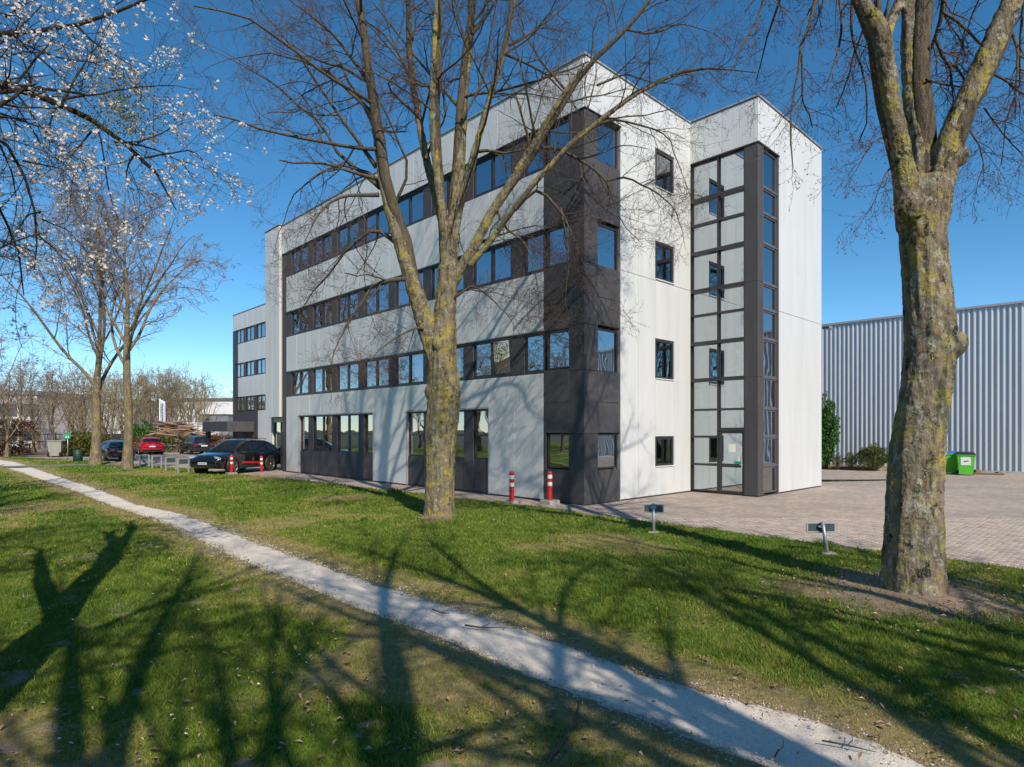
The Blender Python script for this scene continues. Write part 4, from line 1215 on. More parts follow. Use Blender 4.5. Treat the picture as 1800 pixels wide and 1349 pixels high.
# ---------------------------------------------------------------- the middle tree (forks in front of the long facade)
def build_middle_tree():
    rng = np.random.default_rng(5)
    T = empty('lime_tree', (*ground(770, 912, ZL)[:2], 0))
    inv = Matrix.Translation(T.location).inverted()
    tag(T, 'tall bare tree with yellow lichen trunk forking in front of the long white facade', 'tree')
    Y0 = 15.4
    trunk = trace([(770, 935, 74), (770, 914, 66), (771, 895, 59), (772, 860, 57), (773, 810, 59), (775, 760, 62), (779, 720, 65), (781, 690, 66), (779, 660, 58), (778, 630, 55), (779, 600, 54), (782, 560, 46), (785, 510, 42), (787, 470, 40)], Y0)
    stems = {
        'left': trace([(772, 650, 36), (760, 610, 38), (745, 562, 36), (728, 505, 33), (708, 440, 30), (692, 385, 28), (677, 330, 26), (666, 270, 23), (656, 205, 21), (646, 140, 18), (637, 80, 16), (628, 0, 13), (615, -120, 10), (600, -260, 6)], Y0, -.5),
        'a': trace([(783, 520, 26), (783, 450, 24), (779, 390, 20), (763, 333, 17), (750, 283, 15), (737, 217, 14), (727, 150, 13), (721, 83, 12), (716, 0, 10), (706, -120, 8), (700, -250, 5)], Y0, .9),
        'b': trace([(785, 480, 26), (782, 410, 20), (770, 320, 15), (761, 235, 14), (760, 167, 13), (763, 83, 12), (768, 0, 10), (776, -130, 7), (780, -260, 4)], Y0, -.9),
        'c': trace([(788, 500, 30), (793, 440, 28), (798, 384, 25), (807, 317, 22), (811, 235, 20), (817, 150, 16), (826, 83, 14), (834, 0, 12), (846, -130, 8), (850, -280, 4)], Y0, .3),
        'd': trace([(790, 470, 18), (797, 430, 16), (814, 333, 14), (834, 267, 13), (858, 183, 11), (887, 93, 10), (901, 10, 9), (920, -120, 6), (935, -230, 3)], Y0, -1.4),
        'e': trace([(790, 510, 24), (805, 478, 22), (828, 445, 20), (866, 370, 18), (900, 320, 17), (931, 266, 15), (960, 216, 13), (1000, 152, 12), (1027, 113, 11), (1067, 76, 10), (1100, 50, 8), (1150, -10, 6), (1200, -90, 3)], Y0, -1.0),
        'f': trace([(825, 468, 13), (862, 425, 12), (900, 372, 11), (943, 317, 11), (1010, 247, 10), (1067, 203, 9), (1117, 167, 8), (1173, 137, 7), (1220, 128, 6), (1267, 122, 4), (1330, 128, 2)], Y0 - .3, -1.6),
    }
    minor = [
        ([(666, 343, 11), (630, 344, 9), (600, 350, 8), (573, 364, 7), (552, 392, 6), (533, 427, 4), (520, 470, 3)], -1.2),
        ([(668, 330, 12), (640, 305, 10), (593, 277, 9), (563, 217, 8), (517, 170, 7), (450, 123, 6), (390, 95, 4), (320, 70, 3)], 1.5),
        ([(662, 295, 11), (640, 265, 9), (607, 227, 9), (567, 160, 8), (527, 100, 7), (483, 43, 6), (440, 0, 5), (400, -60, 3)], -1.5),
        ([(680, 335, 9), (650, 300, 8), (593, 280, 7), (560, 300, 6), (517, 340, 5), (490, 407, 4), (478, 460, 2)], .8),
        ([(722, 490, 13), (704, 491, 11), (673, 496, 9), (649, 512, 8), (625, 556, 7), (602, 587, 6), (585, 631, 4), (574, 680, 2)], -1.4),
        ([(700, 430, 11), (660, 400, 9), (605, 440, 8), (571, 491, 6), (540, 530, 5), (520, 560, 3)], 1.4),
        ([(655, 200, 10), (620, 165, 8), (580, 130, 8), (530, 110, 7), (470, 95, 6), (400, 105, 4), (350, 130, 2)], 1.0),
        ([(645, 140, 10), (600, 75, 8), (570, 45, 7), (520, 10, 6), (470, -30, 4)], -1.0),
        ([(660, 230, 9), (640, 180, 8), (610, 130, 7), (575, 60, 6), (545, 0, 5), (520, -60, 3)], 1.8),
        ([(690, 370, 8), (720, 300, 7), (700, 255, 6), (670, 190, 6), (640, 120, 5), (600, 30, 4), (580, -40, 3)], -2.0),
        ([(727, 150, 8), (700, 95, 7), (670, 60, 6), (620, 20, 5), (590, -30, 4)], 2.0),
        ([(748, 280, 8), (768, 235, 7), (790, 205, 6), (775, 140, 5), (790, 60, 4), (810, -20, 3)], 1.2),
        ([(735, 205, 8), (700, 170, 7), (680, 150, 6), (690, 130, 6), (715, 130, 5), (745, 150, 3)], -.8),
        ([(833, 267, 9), (860, 265, 8), (890, 272, 7), (930, 262, 6), (980, 270, 4)], -.5),
        ([(943, 262, 10), (975, 260, 9), (1000, 267, 9), (1043, 293, 8), (1067, 318, 7), (1087, 377, 5), (1108, 410, 4), (1130, 430, 3)], -1.0),
        ([(1040, 225, 7), (1080, 208, 6), (1140, 223, 5), (1180, 243, 4), (1184, 280, 4), (1205, 330, 3), (1222, 365, 2)], -1.0),
        ([(1067, 318, 6), (1100, 310, 5), (1150, 335, 5), (1185, 360, 4), (1200, 400, 3), (1205, 440, 2)], .5),
        ([(905, 370, 9), (940, 330, 8), (965, 345, 8), (985, 365, 7), (1000, 400, 6), (1015, 450, 4), (1050, 520, 3), (1075, 560, 2)], -1.2),
        ([(985, 365, 7), (995, 420, 6), (998, 470, 5), (990, 530, 3), (1005, 570, 2)], .4),
        ([(887, 95, 8), (920, 110, 6), (960, 130, 6), (1010, 180, 5), (1040, 240, 3)], 1.2),
        ([(895, 80, 8), (930, 60, 7), (980, 25, 6), (1020, -15, 5)], .6),
        ([(870, 365, 7), (890, 400, 6), (925, 425, 5), (940, 480, 4), (950, 540, 2)], -1.0),
        ([(1050, 150, 6), (1100, 130, 5), (1160, 150, 4), (1210, 150, 3)], 1.0),
        ([(1100, 52, 6), (1140, 60, 5), (1200, 40, 4), (1260, 60, 3), (1300, 110, 2)], -.6),
        ([(800, 470, 9), (850, 420, 7), (900, 405, 6), (945, 395, 4), (985, 405, 3)], .8),
        ([(790, 530, 7), (830, 500, 6), (860, 520, 5), (900, 560, 3), (920, 600, 2)], -1.2),
        ([(760, 590, 7), (735, 575, 6), (700, 590, 5), (660, 620, 4), (640, 660, 2)], -1.0),
        ([(830, 60, 9), (860, 20, 8), (890, -30, 6), (920, -90, 4)], 1.0), ([(812, 210, 8), (845, 150, 7), (860, 80, 6), (870, 0, 5), (890, -60, 3)], .4),
    ]
    SKIN = [trunk] + [(p[:9], r[:9]) for p, r in stems.values()]
    off = np.array(T.location)
    loc = lambda pr: (pr[0] - off, pr[1])
    kn = [(at_depth(799, 690, Y0 - .12) - off, .17), (at_depth(770, 605, Y0 - .28) - off, .15), (at_depth(756, 690, Y0 - .1) - off, .15)]
    SKIN = [(p, r * .87 * (1 if i == 0 else np.r_[np.ones(len(r) - 3), .9, .75, .5])) for i, (p, r) in enumerate(SKIN)]
    trunk_mesh('trunk', T, [loc(s) for s in SKIN], M['bark_main'], .026, kn, .04, .2, .22, 56)
    P0, R0 = res_branches([loc(s) for s in stems.values()], 16)
    P1, R1 = res_branches([loc(trace(p, Y0 - .1, d)) for p, d in minor], 14)
    R0 = R0 * .85; R1 = R1 * .8 * np.linspace(1, .35, R1.shape[1])[None]
    twig_part('limbs', T, [tubes(P0[:, 2:], R0[:, 2:] * np.interp(np.arange(14), [0, 6], [.72, 1])[None], 12), tubes(P1, R1, 8)], M['bark_limb'])
    A, Ar = children(P0, R0, 12, .35, .98, (35, 75), (.22, .42), .42, 9, .12, .03, .006, rng)
    A2, Ar2 = children(P1, R1, 10, .12, .98, (30, 70), (.25, .5), .5, 9, .14, -.01, .005, rng)
    A = np.concatenate([A, A2]); Ar = np.concatenate([Ar, Ar2])
    C, Cr = children(A, Ar, 6, .12, 1, (30, 65), (.3, .6), .55, 7, .16, .0, .0034, rng)
    D, Dr = children(C, Cr, 5, .1, 1, (25, 65), None, .6, 5, .2, .0, .0027, rng, absl=(.22, .66))
    E, Er = children(D, Dr, 2, .2, 1, (25, 60), None, .7, 3, .2, .0, .0021, rng, absl=(.08, .28))
    twig_part('branches', T, [tubes(A, Ar, 6), tubes(C, Cr, 5)], M['bark_limb'])
    twig_part('twigs', T, [tubes(D, Dr, 3), tubes(E, Er, 3)], M['twig'])
    V, Fq = buds(D, 3, .026, rng)
    link('buds', mesh_np('buds', V, Fq, False, M['bud']), T)
build_middle_tree()

# ---------------------------------------------------------------- the big tree at the right
def build_right_tree():
    rng = np.random.default_rng(9)
    bx, by = ground(1606, 1046, ZL)[:2]
    T = empty('lime_tree', (bx, by, 0))
    tag(T, 'massive rough bare tree trunk with three limbs in the right foreground', 'tree')
    off = np.array(T.location); Y0 = by + .02
    loc = lambda pr: (pr[0] - off, pr[1])
    trunk = trace([(1608, 1095, 158), (1607, 1062, 140), (1605, 1030, 128), (1604, 1000, 121), (1605, 940, 113), (1608, 848, 107), (1616, 756, 101), (1629, 664, 102), (1635, 604, 103), (1632, 560, 99), (1626, 480, 92), (1621, 420, 92), (1620, 384, 97), (1622, 345, 104), (1622, 318, 104)], Y0)
    stems = {
        'l': trace([(1606, 400, 66), (1595, 345, 54), (1588, 300, 44), (1580, 250, 40), (1566, 183, 39), (1557, 117, 40), (1550, 77, 43), (1546, 50, 40), (1520, 15, 27), (1495, -50, 24), (1470, -150, 20), (1430, -280, 15), (1390, -420, 9)], Y0, -.8),
        'm': trace([(1622, 390, 74), (1626, 330, 62), (1625, 295, 57), (1617, 233, 50), (1608, 183, 45), (1603, 117, 42), (1602, 50, 41), (1603, 0, 40), (1607, -110, 34), (1615, -240, 26), (1620, -380, 17), (1628, -520, 8)], Y0, .6),
        'r': trace([(1640, 390, 66), (1650, 325, 62), (1659, 295, 58), (1674, 233, 52), (1697, 183, 51), (1721, 133, 51), (1747, 73, 50), (1773, 17, 48), (1800, -50, 42), (1840, -150, 34), (1880, -270, 24), (1920, -390, 12)], Y0, -.5),
    }
    extra = [trace([(1548, 90, 34), (1562, 50, 22), (1572, 30, 18), (1585, -5, 17), (1598, -80, 14), (1600, -170, 9)], Y0 - .1, .9),
             trace([(1548, 80, 16), (1546, 40, 12), (1543, 0, 11), (1535, -90, 8), (1528, -160, 5)], Y0 - .15, .3)]
    kn = [(at_depth(1682, 604, Y0 - .02) - off, .13), (at_depth(1668, 610, Y0 - .12) - off, .16), (at_depth(1686, 275, Y0 - .1) - off, .11), (at_depth(1722, 160, Y0 - .12) - off, .10), (at_depth(1600, 365, Y0 - .18) - off, .17)]
    trunk_mesh('trunk', T, [(q[0], q[1] * .92) for q in [loc(trunk)] + [loc(s) for s in stems.values()] + [loc(extra[0])]], M['bark_big'], .019, kn, .032, .15, .26, 72)
    droop = [  # branches hanging into the picture from the crown above
        ([(1470, -150, 12), (1445, -60, 9), (1433, 0, 7), (1420, 50, 6), (1407, 93, 5), (1397, 150, 4), (1383, 213, 4), (1388, 260, 3), (1394, 296, 2)], -1.0),
        ([(1409, 95, 4), (1411, 150, 4), (1410, 180, 3), (1425, 205, 3), (1428, 225, 2)], .3),
        ([(1495, -120, 9), (1474, -40, 6), (1475, 30, 5), (1473, 80, 4), (1460, 130, 3), (1452, 160, 2)], -.4),
        ([(1575, -60, 7), (1545, 115, 3), (1530, 135, 3), (1522, 144, 2)], -.4),
        ([(1670, -160, 11), (1662, -60, 9), (1653, 15, 9), (1644, 68, 8), (1626, 105, 5)], .7),
        ([(1644, 68, 7), (1660, 100, 6), (1673, 118, 6), (1674, 150, 4), (1676, 178, 2)], .3),
        ([(1655, 20, 6), (1690, 45, 6), (1722, 80, 5), (1750, 100, 3)], .6),
        ([(1628, 140, 5), (1660, 150, 4), (1695, 155, 3)], .3), ([(1700, 150, 5), (1680, 118, 4), (1672, 117, 4)], .4),
        ([(1780, 60, 7), (1790, 90, 6), (1788, 160, 4), (1785, 210, 3)], -.5), ([(1745, 130, 6), (1775, 145, 5), (1800, 165, 4), (1840, 190, 3)], -.8),
        ([(1730, 190, 4), (1755, 225, 3), (1780, 255, 3), (1810, 285, 2)], -.4), ([(1705, 230, 4), (1722, 255, 3), (1730, 290, 3), (1728, 325, 2)], -.3),
        ([(1570, 290, 4), (1555, 310, 3), (1545, 340, 2), (1530, 370, 2)], -.5), ([(1568, 240, 4), (1545, 245, 3), (1525, 265, 2), (1505, 300, 2)], -.6),
        ([(1540, -130, 9), (1500, -30, 6), (1495, 60, 5), (1520, 130, 4), (1525, 200, 3), (1510, 250, 2)], .9),
        ([(1400, -280, 10), (1370, -130, 7), (1350, -20, 5), (1330, 40, 4), (1310, 80, 3), (1290, 120, 2)], -.5),
        ([(1830, -150, 10), (1800, -20, 6), (1790, 60, 5), (1800, 140, 4), (1770, 200, 3), (1760, 290, 2)], .9),
        ([(1440, -260, 9), (1395, -80, 6), (1370, 20, 5), (1345, 70, 3), (1330, 140, 2)], .8),
        ([(1610, -200, 9), (1575, -90, 7), (1540, 0, 5), (1510, 70, 4), (1495, 130, 3), (1470, 190, 2)], 1.3),
    ]
    P0, R0 = res_branches([loc(s) for s in list(stems.values()) + extra], 16)
    P1, R1 = res_branches([loc(trace(p, Y0, d)) for p, d in droop], 12)
    # crown limbs above the picture
    G, Gr = children(P0[:3], R0[:3], 11, .55, 1, (30, 62), None, .5, 10, .10, .05, .02, rng, absl=(2.4, 5.2))
    A, Ar = children(G, Gr, 8, .15, 1, (30, 65), (.25, .5), .5, 8, .14, .0, .007, rng)
    A2, Ar2 = children(P1, R1, 9, .12, 1, (30, 70), None, .55, 8, .16, -.06, .0035, rng, absl=(.35, .95))
    C1, Cr1 = children(A, Ar, 5, .12, 1, (30, 65), (.35, .65), .55, 6, .18, .0, .004, rng)
    C2, Cr2 = children(A2, Ar2, 7, .12, 1, (30, 65), None, .6, 5, .2, -.04, .0022, rng, absl=(.14, .42))
    E2, Er2 = children(C2, Cr2, 3, .15, 1, (25, 60), None, .7, 4, .2, -.05, .0016, rng, absl=(.05, .17))
    D1, Dr1 = children(C1, Cr1, 4, .1, 1, (30, 60), None, .6, 4, .2, 0, .003, rng, absl=(.2, .6))
    twig_part('limbs', T, [tubes(P0, R0 * .88, 12), tubes(G, Gr, 9), tubes(P1, R1, 7)], M['bark_limb'])
    twig_part('branches', T, [tubes(A, Ar, 5), tubes(A2, Ar2, 5), tubes(C1, Cr1, 4), tubes(C2, Cr2, 3)], M['twig'])
    twig_part('twigs', T, [tubes(D1, Dr1, 3), tubes(E2, Er2, 3)], M['twig'])
    V, Fq = buds(E2, 2, .020, rng)
    link('buds', mesh_np('buds', V, Fq, False, M['bud']), T)
build_right_tree()

# ---------------------------------------------------------------- flowering cherry, trunk outside the picture at the left
def build_cherry():
    rng = np.random.default_rng(21)
    T = empty('cherry_tree', (-3.95, 4.0, 0)); off = np.array(T.location)
    tag(T, 'white flowering cherry tree reaching its dark branches in from the upper left', 'tree')
    loc = lambda pr: (pr[0] - off, pr[1])
    base = off + np.array([0, 0, 0.0])
    w = lambda *p: np.array(p, float)
    trunk = (np.array([w(0, 0, -.1), w(0, 0, .2), w(.03, .02, 1.2), w(-.02, .06, 2.2), w(-.1, .15, 3.0)]), np.array([.38, .30, .26, .22, .08]))
    st = at_depth
    L = {}
    def limb(pts, Y, dY, lead, rlead):
        p, r = trace(pts, Y, dY)
        q = np.array([off + l for l in lead])
        return np.vstack([q, p]) - off, np.r_[rlead, r]
    limbs = [
        limb([(-120, 120, 24), (0, 157, 16), (50, 167, 15), (107, 190, 13), (160, 230, 11), (217, 253, 9), (253, 277, 7), (287, 320, 4), (310, 370, 2)], 6.4, .8, [w(-.1, .15, 2.6), w(-.5, .7, 3.8), w(-1.0, 1.5, 5.0)], [.18, .14, .09]),
        limb([(-60, 50, 15), (0, 48, 10), (67, 48, 9), (133, 43, 8), (187, 25, 7), (250, 0, 5), (320, -40, 3)], 7.0, .5, [w(-.1, .15, 2.8), w(-.6, .9, 4.4), w(-1.4, 2.1, 6.2)], [.15, .11, .06]),
        limb([(-80, 210, 10), (0, 233, 8), (40, 283, 7), (60, 330, 6), (73, 373, 5), (72, 433, 3), (60, 480, 2)], 5.8, .5, [w(-.1, .15, 2.4), w(-.4, .6, 3.2), w(-.7, 1.0, 4.2)], [.09, .07, .045]),
        limb([(-60, 300, 7), (0, 350, 6), (20, 400, 5), (40, 460, 4), (42, 520, 2)], 5.6, .6, [w(-.1, .15, 2.3), w(-.5, .6, 3.0), w(-.7, 1.0, 3.8)], [.07, .05, .035]),
        limb([(-200, -200, 30), (-300, -300, 20), (-380, -480, 9), (-420, -640, 3)], 5.0, -.5, [w(-.1, .15, 2.8), w(-.2, .3, 4.0)], [.13, .09]),
        limb([(-500, -100, 26), (-800, -300, 14), (-980, -520, 5)], 4.6, -1.0, [w(-.1, .15, 2.6), w(-.5, .1, 3.4)], [.13, .10]),
    ]
    mids = [([(20, 158, 7), (33, 140, 7), (60, 105, 6), (90, 73, 5), (110, 40, 3)], 6.4, .5), ([(60, 165, 6), (50, 130, 5), (35, 90, 5), (10, 60, 4)], 6.4, -.3),
            ([(107, 185, 6), (125, 150, 6), (143, 123, 5), (160, 95, 5), (173, 77, 4), (195, 40, 3)], 6.5, .3), ([(97, 190, 5), (88, 215, 4), (80, 240, 4), (77, 265, 2)], 6.4, -.4),
            ([(110, 175, 5), (150, 168, 5), (200, 160, 4), (250, 153, 4), (310, 150, 3), (355, 158, 2)], 6.5, .6), ([(40, 80, 5), (80, 110, 5), (110, 140, 4), (150, 170, 4), (190, 220, 3)], 6.9, .2),
            ([(133, 43, 5), (165, 75, 5), (200, 95, 4), (240, 120, 3), (256, 130, 2)], 7.0, .3), ([(160, 232, 5), (140, 255, 4), (120, 280, 3), (95, 330, 2)], 6.7, -.3),
            ([(200, 250, 5), (240, 250, 4), (280, 235, 4), (310, 220, 3), (340, 213, 2)], 6.8, .4), ([(238, 270, 5), (225, 290, 4), (221, 318, 3), (235, 345, 2)], 6.9, .0),
            ([(255, 278, 5), (300, 270, 4), (340, 262, 3), (372, 300, 2), (385, 340, 1.6)], 6.9, .5), ([(215, 250, 5), (270, 262, 4), (320, 285, 3), (350, 330, 2)], 6.8, .8),
            ([(40, 283, 5), (75, 290, 4), (110, 298, 3), (150, 300, 2)], 5.9, .4), ([(70, 373, 4), (50, 378, 4), (40, 390, 3), (25, 420, 2)], 6.0, .2), ([(73, 385, 4), (95, 395, 3), (120, 405, 3), (150, 440, 2)], 6.0, .3),
            ([(0, 255, 5), (20, 300, 4), (30, 360, 3), (15, 420, 2)], 6.2, .6), ([(30, 165, 5), (55, 200, 5), (75, 225, 4), (110, 260, 3), (130, 310, 2)], 6.3, -.5),
            ([(72, 420, 4), (100, 440, 3), (125, 470, 2), (140, 500, 2)], 6.1, .5), ([(10, 30, 5), (40, 10, 4), (90, -10, 3)], 7.0, .2), ([(0, 100, 5), (60, 90, 4), (120, 105, 3), (170, 110, 2)], 6.7, .8)]
    trunk_mesh('trunk', T, [trunk] + [(p[:5], r[:5] * np.array([1, .95, .8, .5, .2])[:len(r[:5])]) for p, r in limbs], M['bark_cherry'], .03, (), .03, .15)
    P0, R0 = res_branches(limbs, 18)
    P1, R1 = res_branches([loc(trace(p, y, d)) for p, y, d in mids], 12)
    R1 = R1 * np.linspace(1, .4, 12)[None]
    A, Ar = children(P0, R0, 12, .35, 1, (30, 70), None, .35, 8, .14, -.01, .004, rng, absl=(.6, 1.5))
    A2, Ar2 = children(P1, R1, 7, .1, 1, (30, 70), None, .5, 7, .15, -.02, .003, rng, absl=(.35, .95))
    A = np.concatenate([resample_n(A, 7), A2]); Ar = np.concatenate([resample_n(Ar[..., None], 7)[..., 0], Ar2])
    C, Cr = children(A, Ar, 5, .1, 1, (30, 70), None, .6, 6, .17, -.02, .002, rng, absl=(.2, .55))
    D, Dr = children(C, Cr, 2, .2, 1, (30, 65), None, .7, 4, .18, -.02, .0016, rng, absl=(.08, .24))
    twig_part('limbs', T, [tubes(P0, R0, 10), tubes(P1, R1, 7)], M['bark_cherry'])
    twig_part('twigs', T, [tubes(A, Ar, 5), tubes(C, Cr, 4), tubes(D, Dr, 3)], M['bark_cherry'])
    # blossom clusters: five rounded petals per flower
    ends = np.concatenate([C.reshape(-1, 3), D.reshape(-1, 3)])
    pk = ends[rng.choice(len(ends), 1350, replace=False)]
    nf = 7
    c = np.repeat(pk, nf, 0) + rng.normal(0, .02, (len(pk) * nf, 3))
    d = rng.normal(size=c.shape); d /= np.linalg.norm(d, axis=1, keepdims=True)
    e = np.cross(d, rng.normal(size=c.shape)); e /= np.linalg.norm(e, axis=1, keepdims=True); g = np.cross(d, e)
    r = .0145 * (.8 + .4 * rng.random(len(c)))[:, None]
    Vs = []
    for k in range(5):
        a0 = k * 2 * np.pi / 5
        q = lambda a, rr, up: c + (e * np.cos(a) + g * np.sin(a)) * r * rr + d * r * up
        Vs += [c, q(a0 - .52, .75, .25), q(a0, 1.1, .35), q(a0 + .52, .75, .25)]
    V = np.stack(Vs, 1).reshape(-1, 3)
    link('blossom', mesh_np('blossom', V, np.arange(len(V)).reshape(-1, 4), False, M['petal']), T)
    # clump of young leaves on the main limb
    cc = at_depth(215, 195, 6.75) - off
    m = 2600
    p = cc + rng.normal(0, 1, (m, 3)) * np.array([.26, .22, .24]); p[:, 2] -= .0
    d = rng.normal(size=p.shape); d /= np.linalg.norm(d, axis=1, keepdims=True)
    e = np.cross(d, rng.normal(size=p.shape)); e /= np.linalg.norm(e, axis=1, keepdims=True)
    s = .010 + .010 * rng.random((m, 1))
    V = np.stack([p - d * s, p + e * s * .45, p + d * s, p - e * s * .45], 1).reshape(-1, 3)
    link('young_leaves', mesh_np('young_leaves', V, np.arange(len(V)).reshape(-1, 4), False, M['young_leaf']), T)

def resample_n(A, n):
    B, N, K = A.shape
    x = np.linspace(0, N - 1, n); i = np.minimum(x.astype(int), N - 2); t = (x - i)[None, :, None]
    return A[:, i] * (1 - t) + A[:, i + 1] * t
build_cherry()

# ---------------------------------------------------------------- generic bare trees (templates copied for the rest)
def make_tree(seed, H, fork, nl, spread, trunk_r, mats, K=(9, 6, 5, 2), rtw=.006, stems=1, nside=10, lead=True):
    """origin at the base; limbs leave an upright leader from the fork upwards and arch outwards"""
    rng = np.random.default_rng(seed)
    trunks = []; limbs = []
    for s_ in range(stems):
        sa = s_ * 2.4 + rng.random(); so = .0 if stems == 1 else .16
        top = H * .97 if lead else fork + .5
        n = 14
        z = np.linspace(-.1, top, n)
        wx = np.cumsum(rng.normal(0, .05, n)) * .8 + so * math.cos(sa) * (1 + z * .9); wy = np.cumsum(rng.normal(0, .05, n)) * .8 + so * math.sin(sa) * (1 + z * .9)
        r = trunk_r * (.55 * np.exp(-np.maximum(z, 0) / .35) + np.interp(z, [0, fork, fork + .15 * H, top] if lead else [0, fork, fork + .25, top], [1, .80, .45, .05]))
        trunks.append((np.stack([wx, wy, z], 1), r))
        for k in range(nl):
            f = (k / nl) ** 1.15
            zz = fork * .92 + (top * .80 - fork * .92) * f if lead else fork * rng.uniform(.86, 1.0)
            a = k * 2.4 + rng.random() * .9 + s_
            tilt = spread * rng.uniform(.75, 1.2) * (1 - .35 * f)
            L = (H - fork) * ((1.0 - .62 * f) * rng.uniform(.75, 1.0) if lead else rng.uniform(.85, 1.1))
            m = 11; d = Vector((math.sin(tilt) * math.cos(a), math.sin(tilt) * math.sin(a), math.cos(tilt)))
            p = Vector((np.interp(zz, z, wx), np.interp(zz, z, wy), zz)); pts = [p.copy()]
            for q in range(m):
                d = (d + Vector(rng.normal(0, .08, 3)) + Vector((0, 0, .07 if q < 5 else -.05))).normalized(); p = p + d * (L / m); pts.append(p.copy())
            rr = np.interp(zz, z, r) * rng.uniform(.45, .62) * np.linspace(1, .10, m + 1) ** .9
            limbs.append((np.array(pts), np.maximum(rr, rtw)))
    P0, R0 = res_branches(trunks, 20, .0); P1, R1 = res_branches(limbs, 14, .003)
    A, Ar = children(P1, R1, K[0], .12, 1, (28, 60), (.25, .5), .45, 9, .10, .0, rtw * 1.5, rng)
    C, Cr = children(A, Ar, K[1], .12, 1, (28, 60), (.32, .6), .55, 7, .14, .0, rtw * 1.1, rng)
    D, Dr = children(C, Cr, K[2], .1, 1, (25, 60), (.35, .65), .6, 5, .18, .0, rtw, rng)
    T = {'trunk': (join([tubes(P0, R0, nside + 4)]), mats[0]), 'limbs': (join([tubes(P1, R1, nside - 2)]), mats[0]),
         'branches': (join([tubes(A, Ar, 5), tubes(C, Cr, 4)]), mats[1])}
    tw = [tubes(D, Dr, 3)]
    if K[3]:
        E, Er = children(D, Dr, K[3], .2, 1, (25, 60), (.4, .75), .7, 3, .2, 0, rtw * .8, rng)
        tw.append(tubes(E, Er, 3))
    T['twigs'] = (join(tw), mats[1])
    return {k: mesh_np(k, v[0], v[1], True, M[m]) for k, (v, m) in T.items()}

def plant(tpl, name, loc, rz, sc, label, cat='tree', group=None, sz=None):
    e = empty(name, loc, rz)
    e.scale = (sc, sc, sz or sc)
    for k, me in tpl.items(): link(k, me, e)
    return tag(e, label, cat, group)

TPL_A = make_tree(101, 14.0, 4.0, 13, .62, .22, ('bark_far', 'twig_far'), (9, 6, 5, 2), rtw=.0085)
TPL_B = make_tree(102, 14.0, 5.0, 14, .80, .185, ('bark_far', 'twig_far'), (9, 6, 5, 2), rtw=.0085)
TPL_C = make_tree(103, 8.5, 1.0, 9, .55, .17, ('bark_far', 'twig_olive'), (7, 5, 4, 0), rtw=.0105, stems=2, nside=6)
TPL_D = make_tree(104, 11.5, 2.6, 11, .65, .20, ('bark_far', 'twig_far'), (8, 6, 4, 0), rtw=.010, nside=7)
TPL_S = make_tree(105, 13.5, 4.6, 8, .78, .34, ('bark_limb', 'twig'), (11, 5, 4, 0), rtw=.009, lead=False)

g1 = ground(226, 827, .02); g2 = ground(171, 819, .02)
plant(TPL_B, 'lime_tree', (g1[0], g1[1], 0), 2.2, 1.22, 'pale bare tree standing on the lawn beside the row of low parking signs')
TWIN = plant(TPL_A, 'lime_tree', (g2[0], g2[1], 0), .6, 1.2, 'dark trunked bare tree beside the asphalt footpath, left of the paler one')
# trees outside the picture whose shadows fall on the lawn and the facade
for k, (x, y, s, r) in enumerate([(1.3, -4.2, 1.0, .4), (5.0, -3.4, .95, 2.0), (-3.0, -4.6, .95, 3.3), (-7.6, .2, .95, 1.9), (-12.5, 8.0, .95, 1.1), (8.8, -1.0, .9, 5.0), (-17, 15, .95, 4.2), (-12, -5, 1.0, 0.3)]):
    plant(TPL_S, 'shade_tree', (x, y, 0), r, s, 'bare tree outside the picture that casts branch shadows on the lawn', 'tree', 'trees behind the viewpoint')

# belt of trees left of the picture, mirrored in the long facade's glass
for k, (x, y, s, tp) in enumerate([(-38, 10, 1.0, TPL_D), (-42, 17, 1.05, TPL_D), (-39, 24, .95, TPL_C), (-46, 26, 1.1, TPL_D), (-50, 33, 1.0, TPL_C), (-47, 4, 1.1, TPL_D), (-55, 20, 1.1, TPL_D), (-36, 2, 1.0, TPL_C), (-58, 38, 1.1, TPL_D), (-44, 12, 1.1, TPL_C), (-60, 12, 1.2, TPL_D), (-52, 10, 1.2, TPL_C), (-63, 28, 1.2, TPL_D)]):
    plant(tp, 'belt_tree', (x, y, -.02), k * 2.1, s, 'bare tree beyond the left edge, seen only as a reflection in the windows', 'tree', 'tree belt beyond the left edge')
# ================================================================ cars
def smooth_interp(xs, ys, x):
    """cubic through the stations (Catmull-Rom, clamped)"""
    xs = np.asarray(xs, float); ys = np.asarray(ys, float)
    m = np.gradient(ys, xs)
    i = np.clip(np.searchsorted(xs, x) - 1, 0, len(xs) - 2)
    h = xs[i + 1] - xs[i]; t = (x - xs[i]) / h
    return ((2 * t**3 - 3 * t**2 + 1) * ys[i] + (t**3 - 2 * t**2 + t) * h * m[i] + (-2 * t**3 + 3 * t**2) * ys[i + 1] + (t**3 - t**2) * h * m[i + 1])

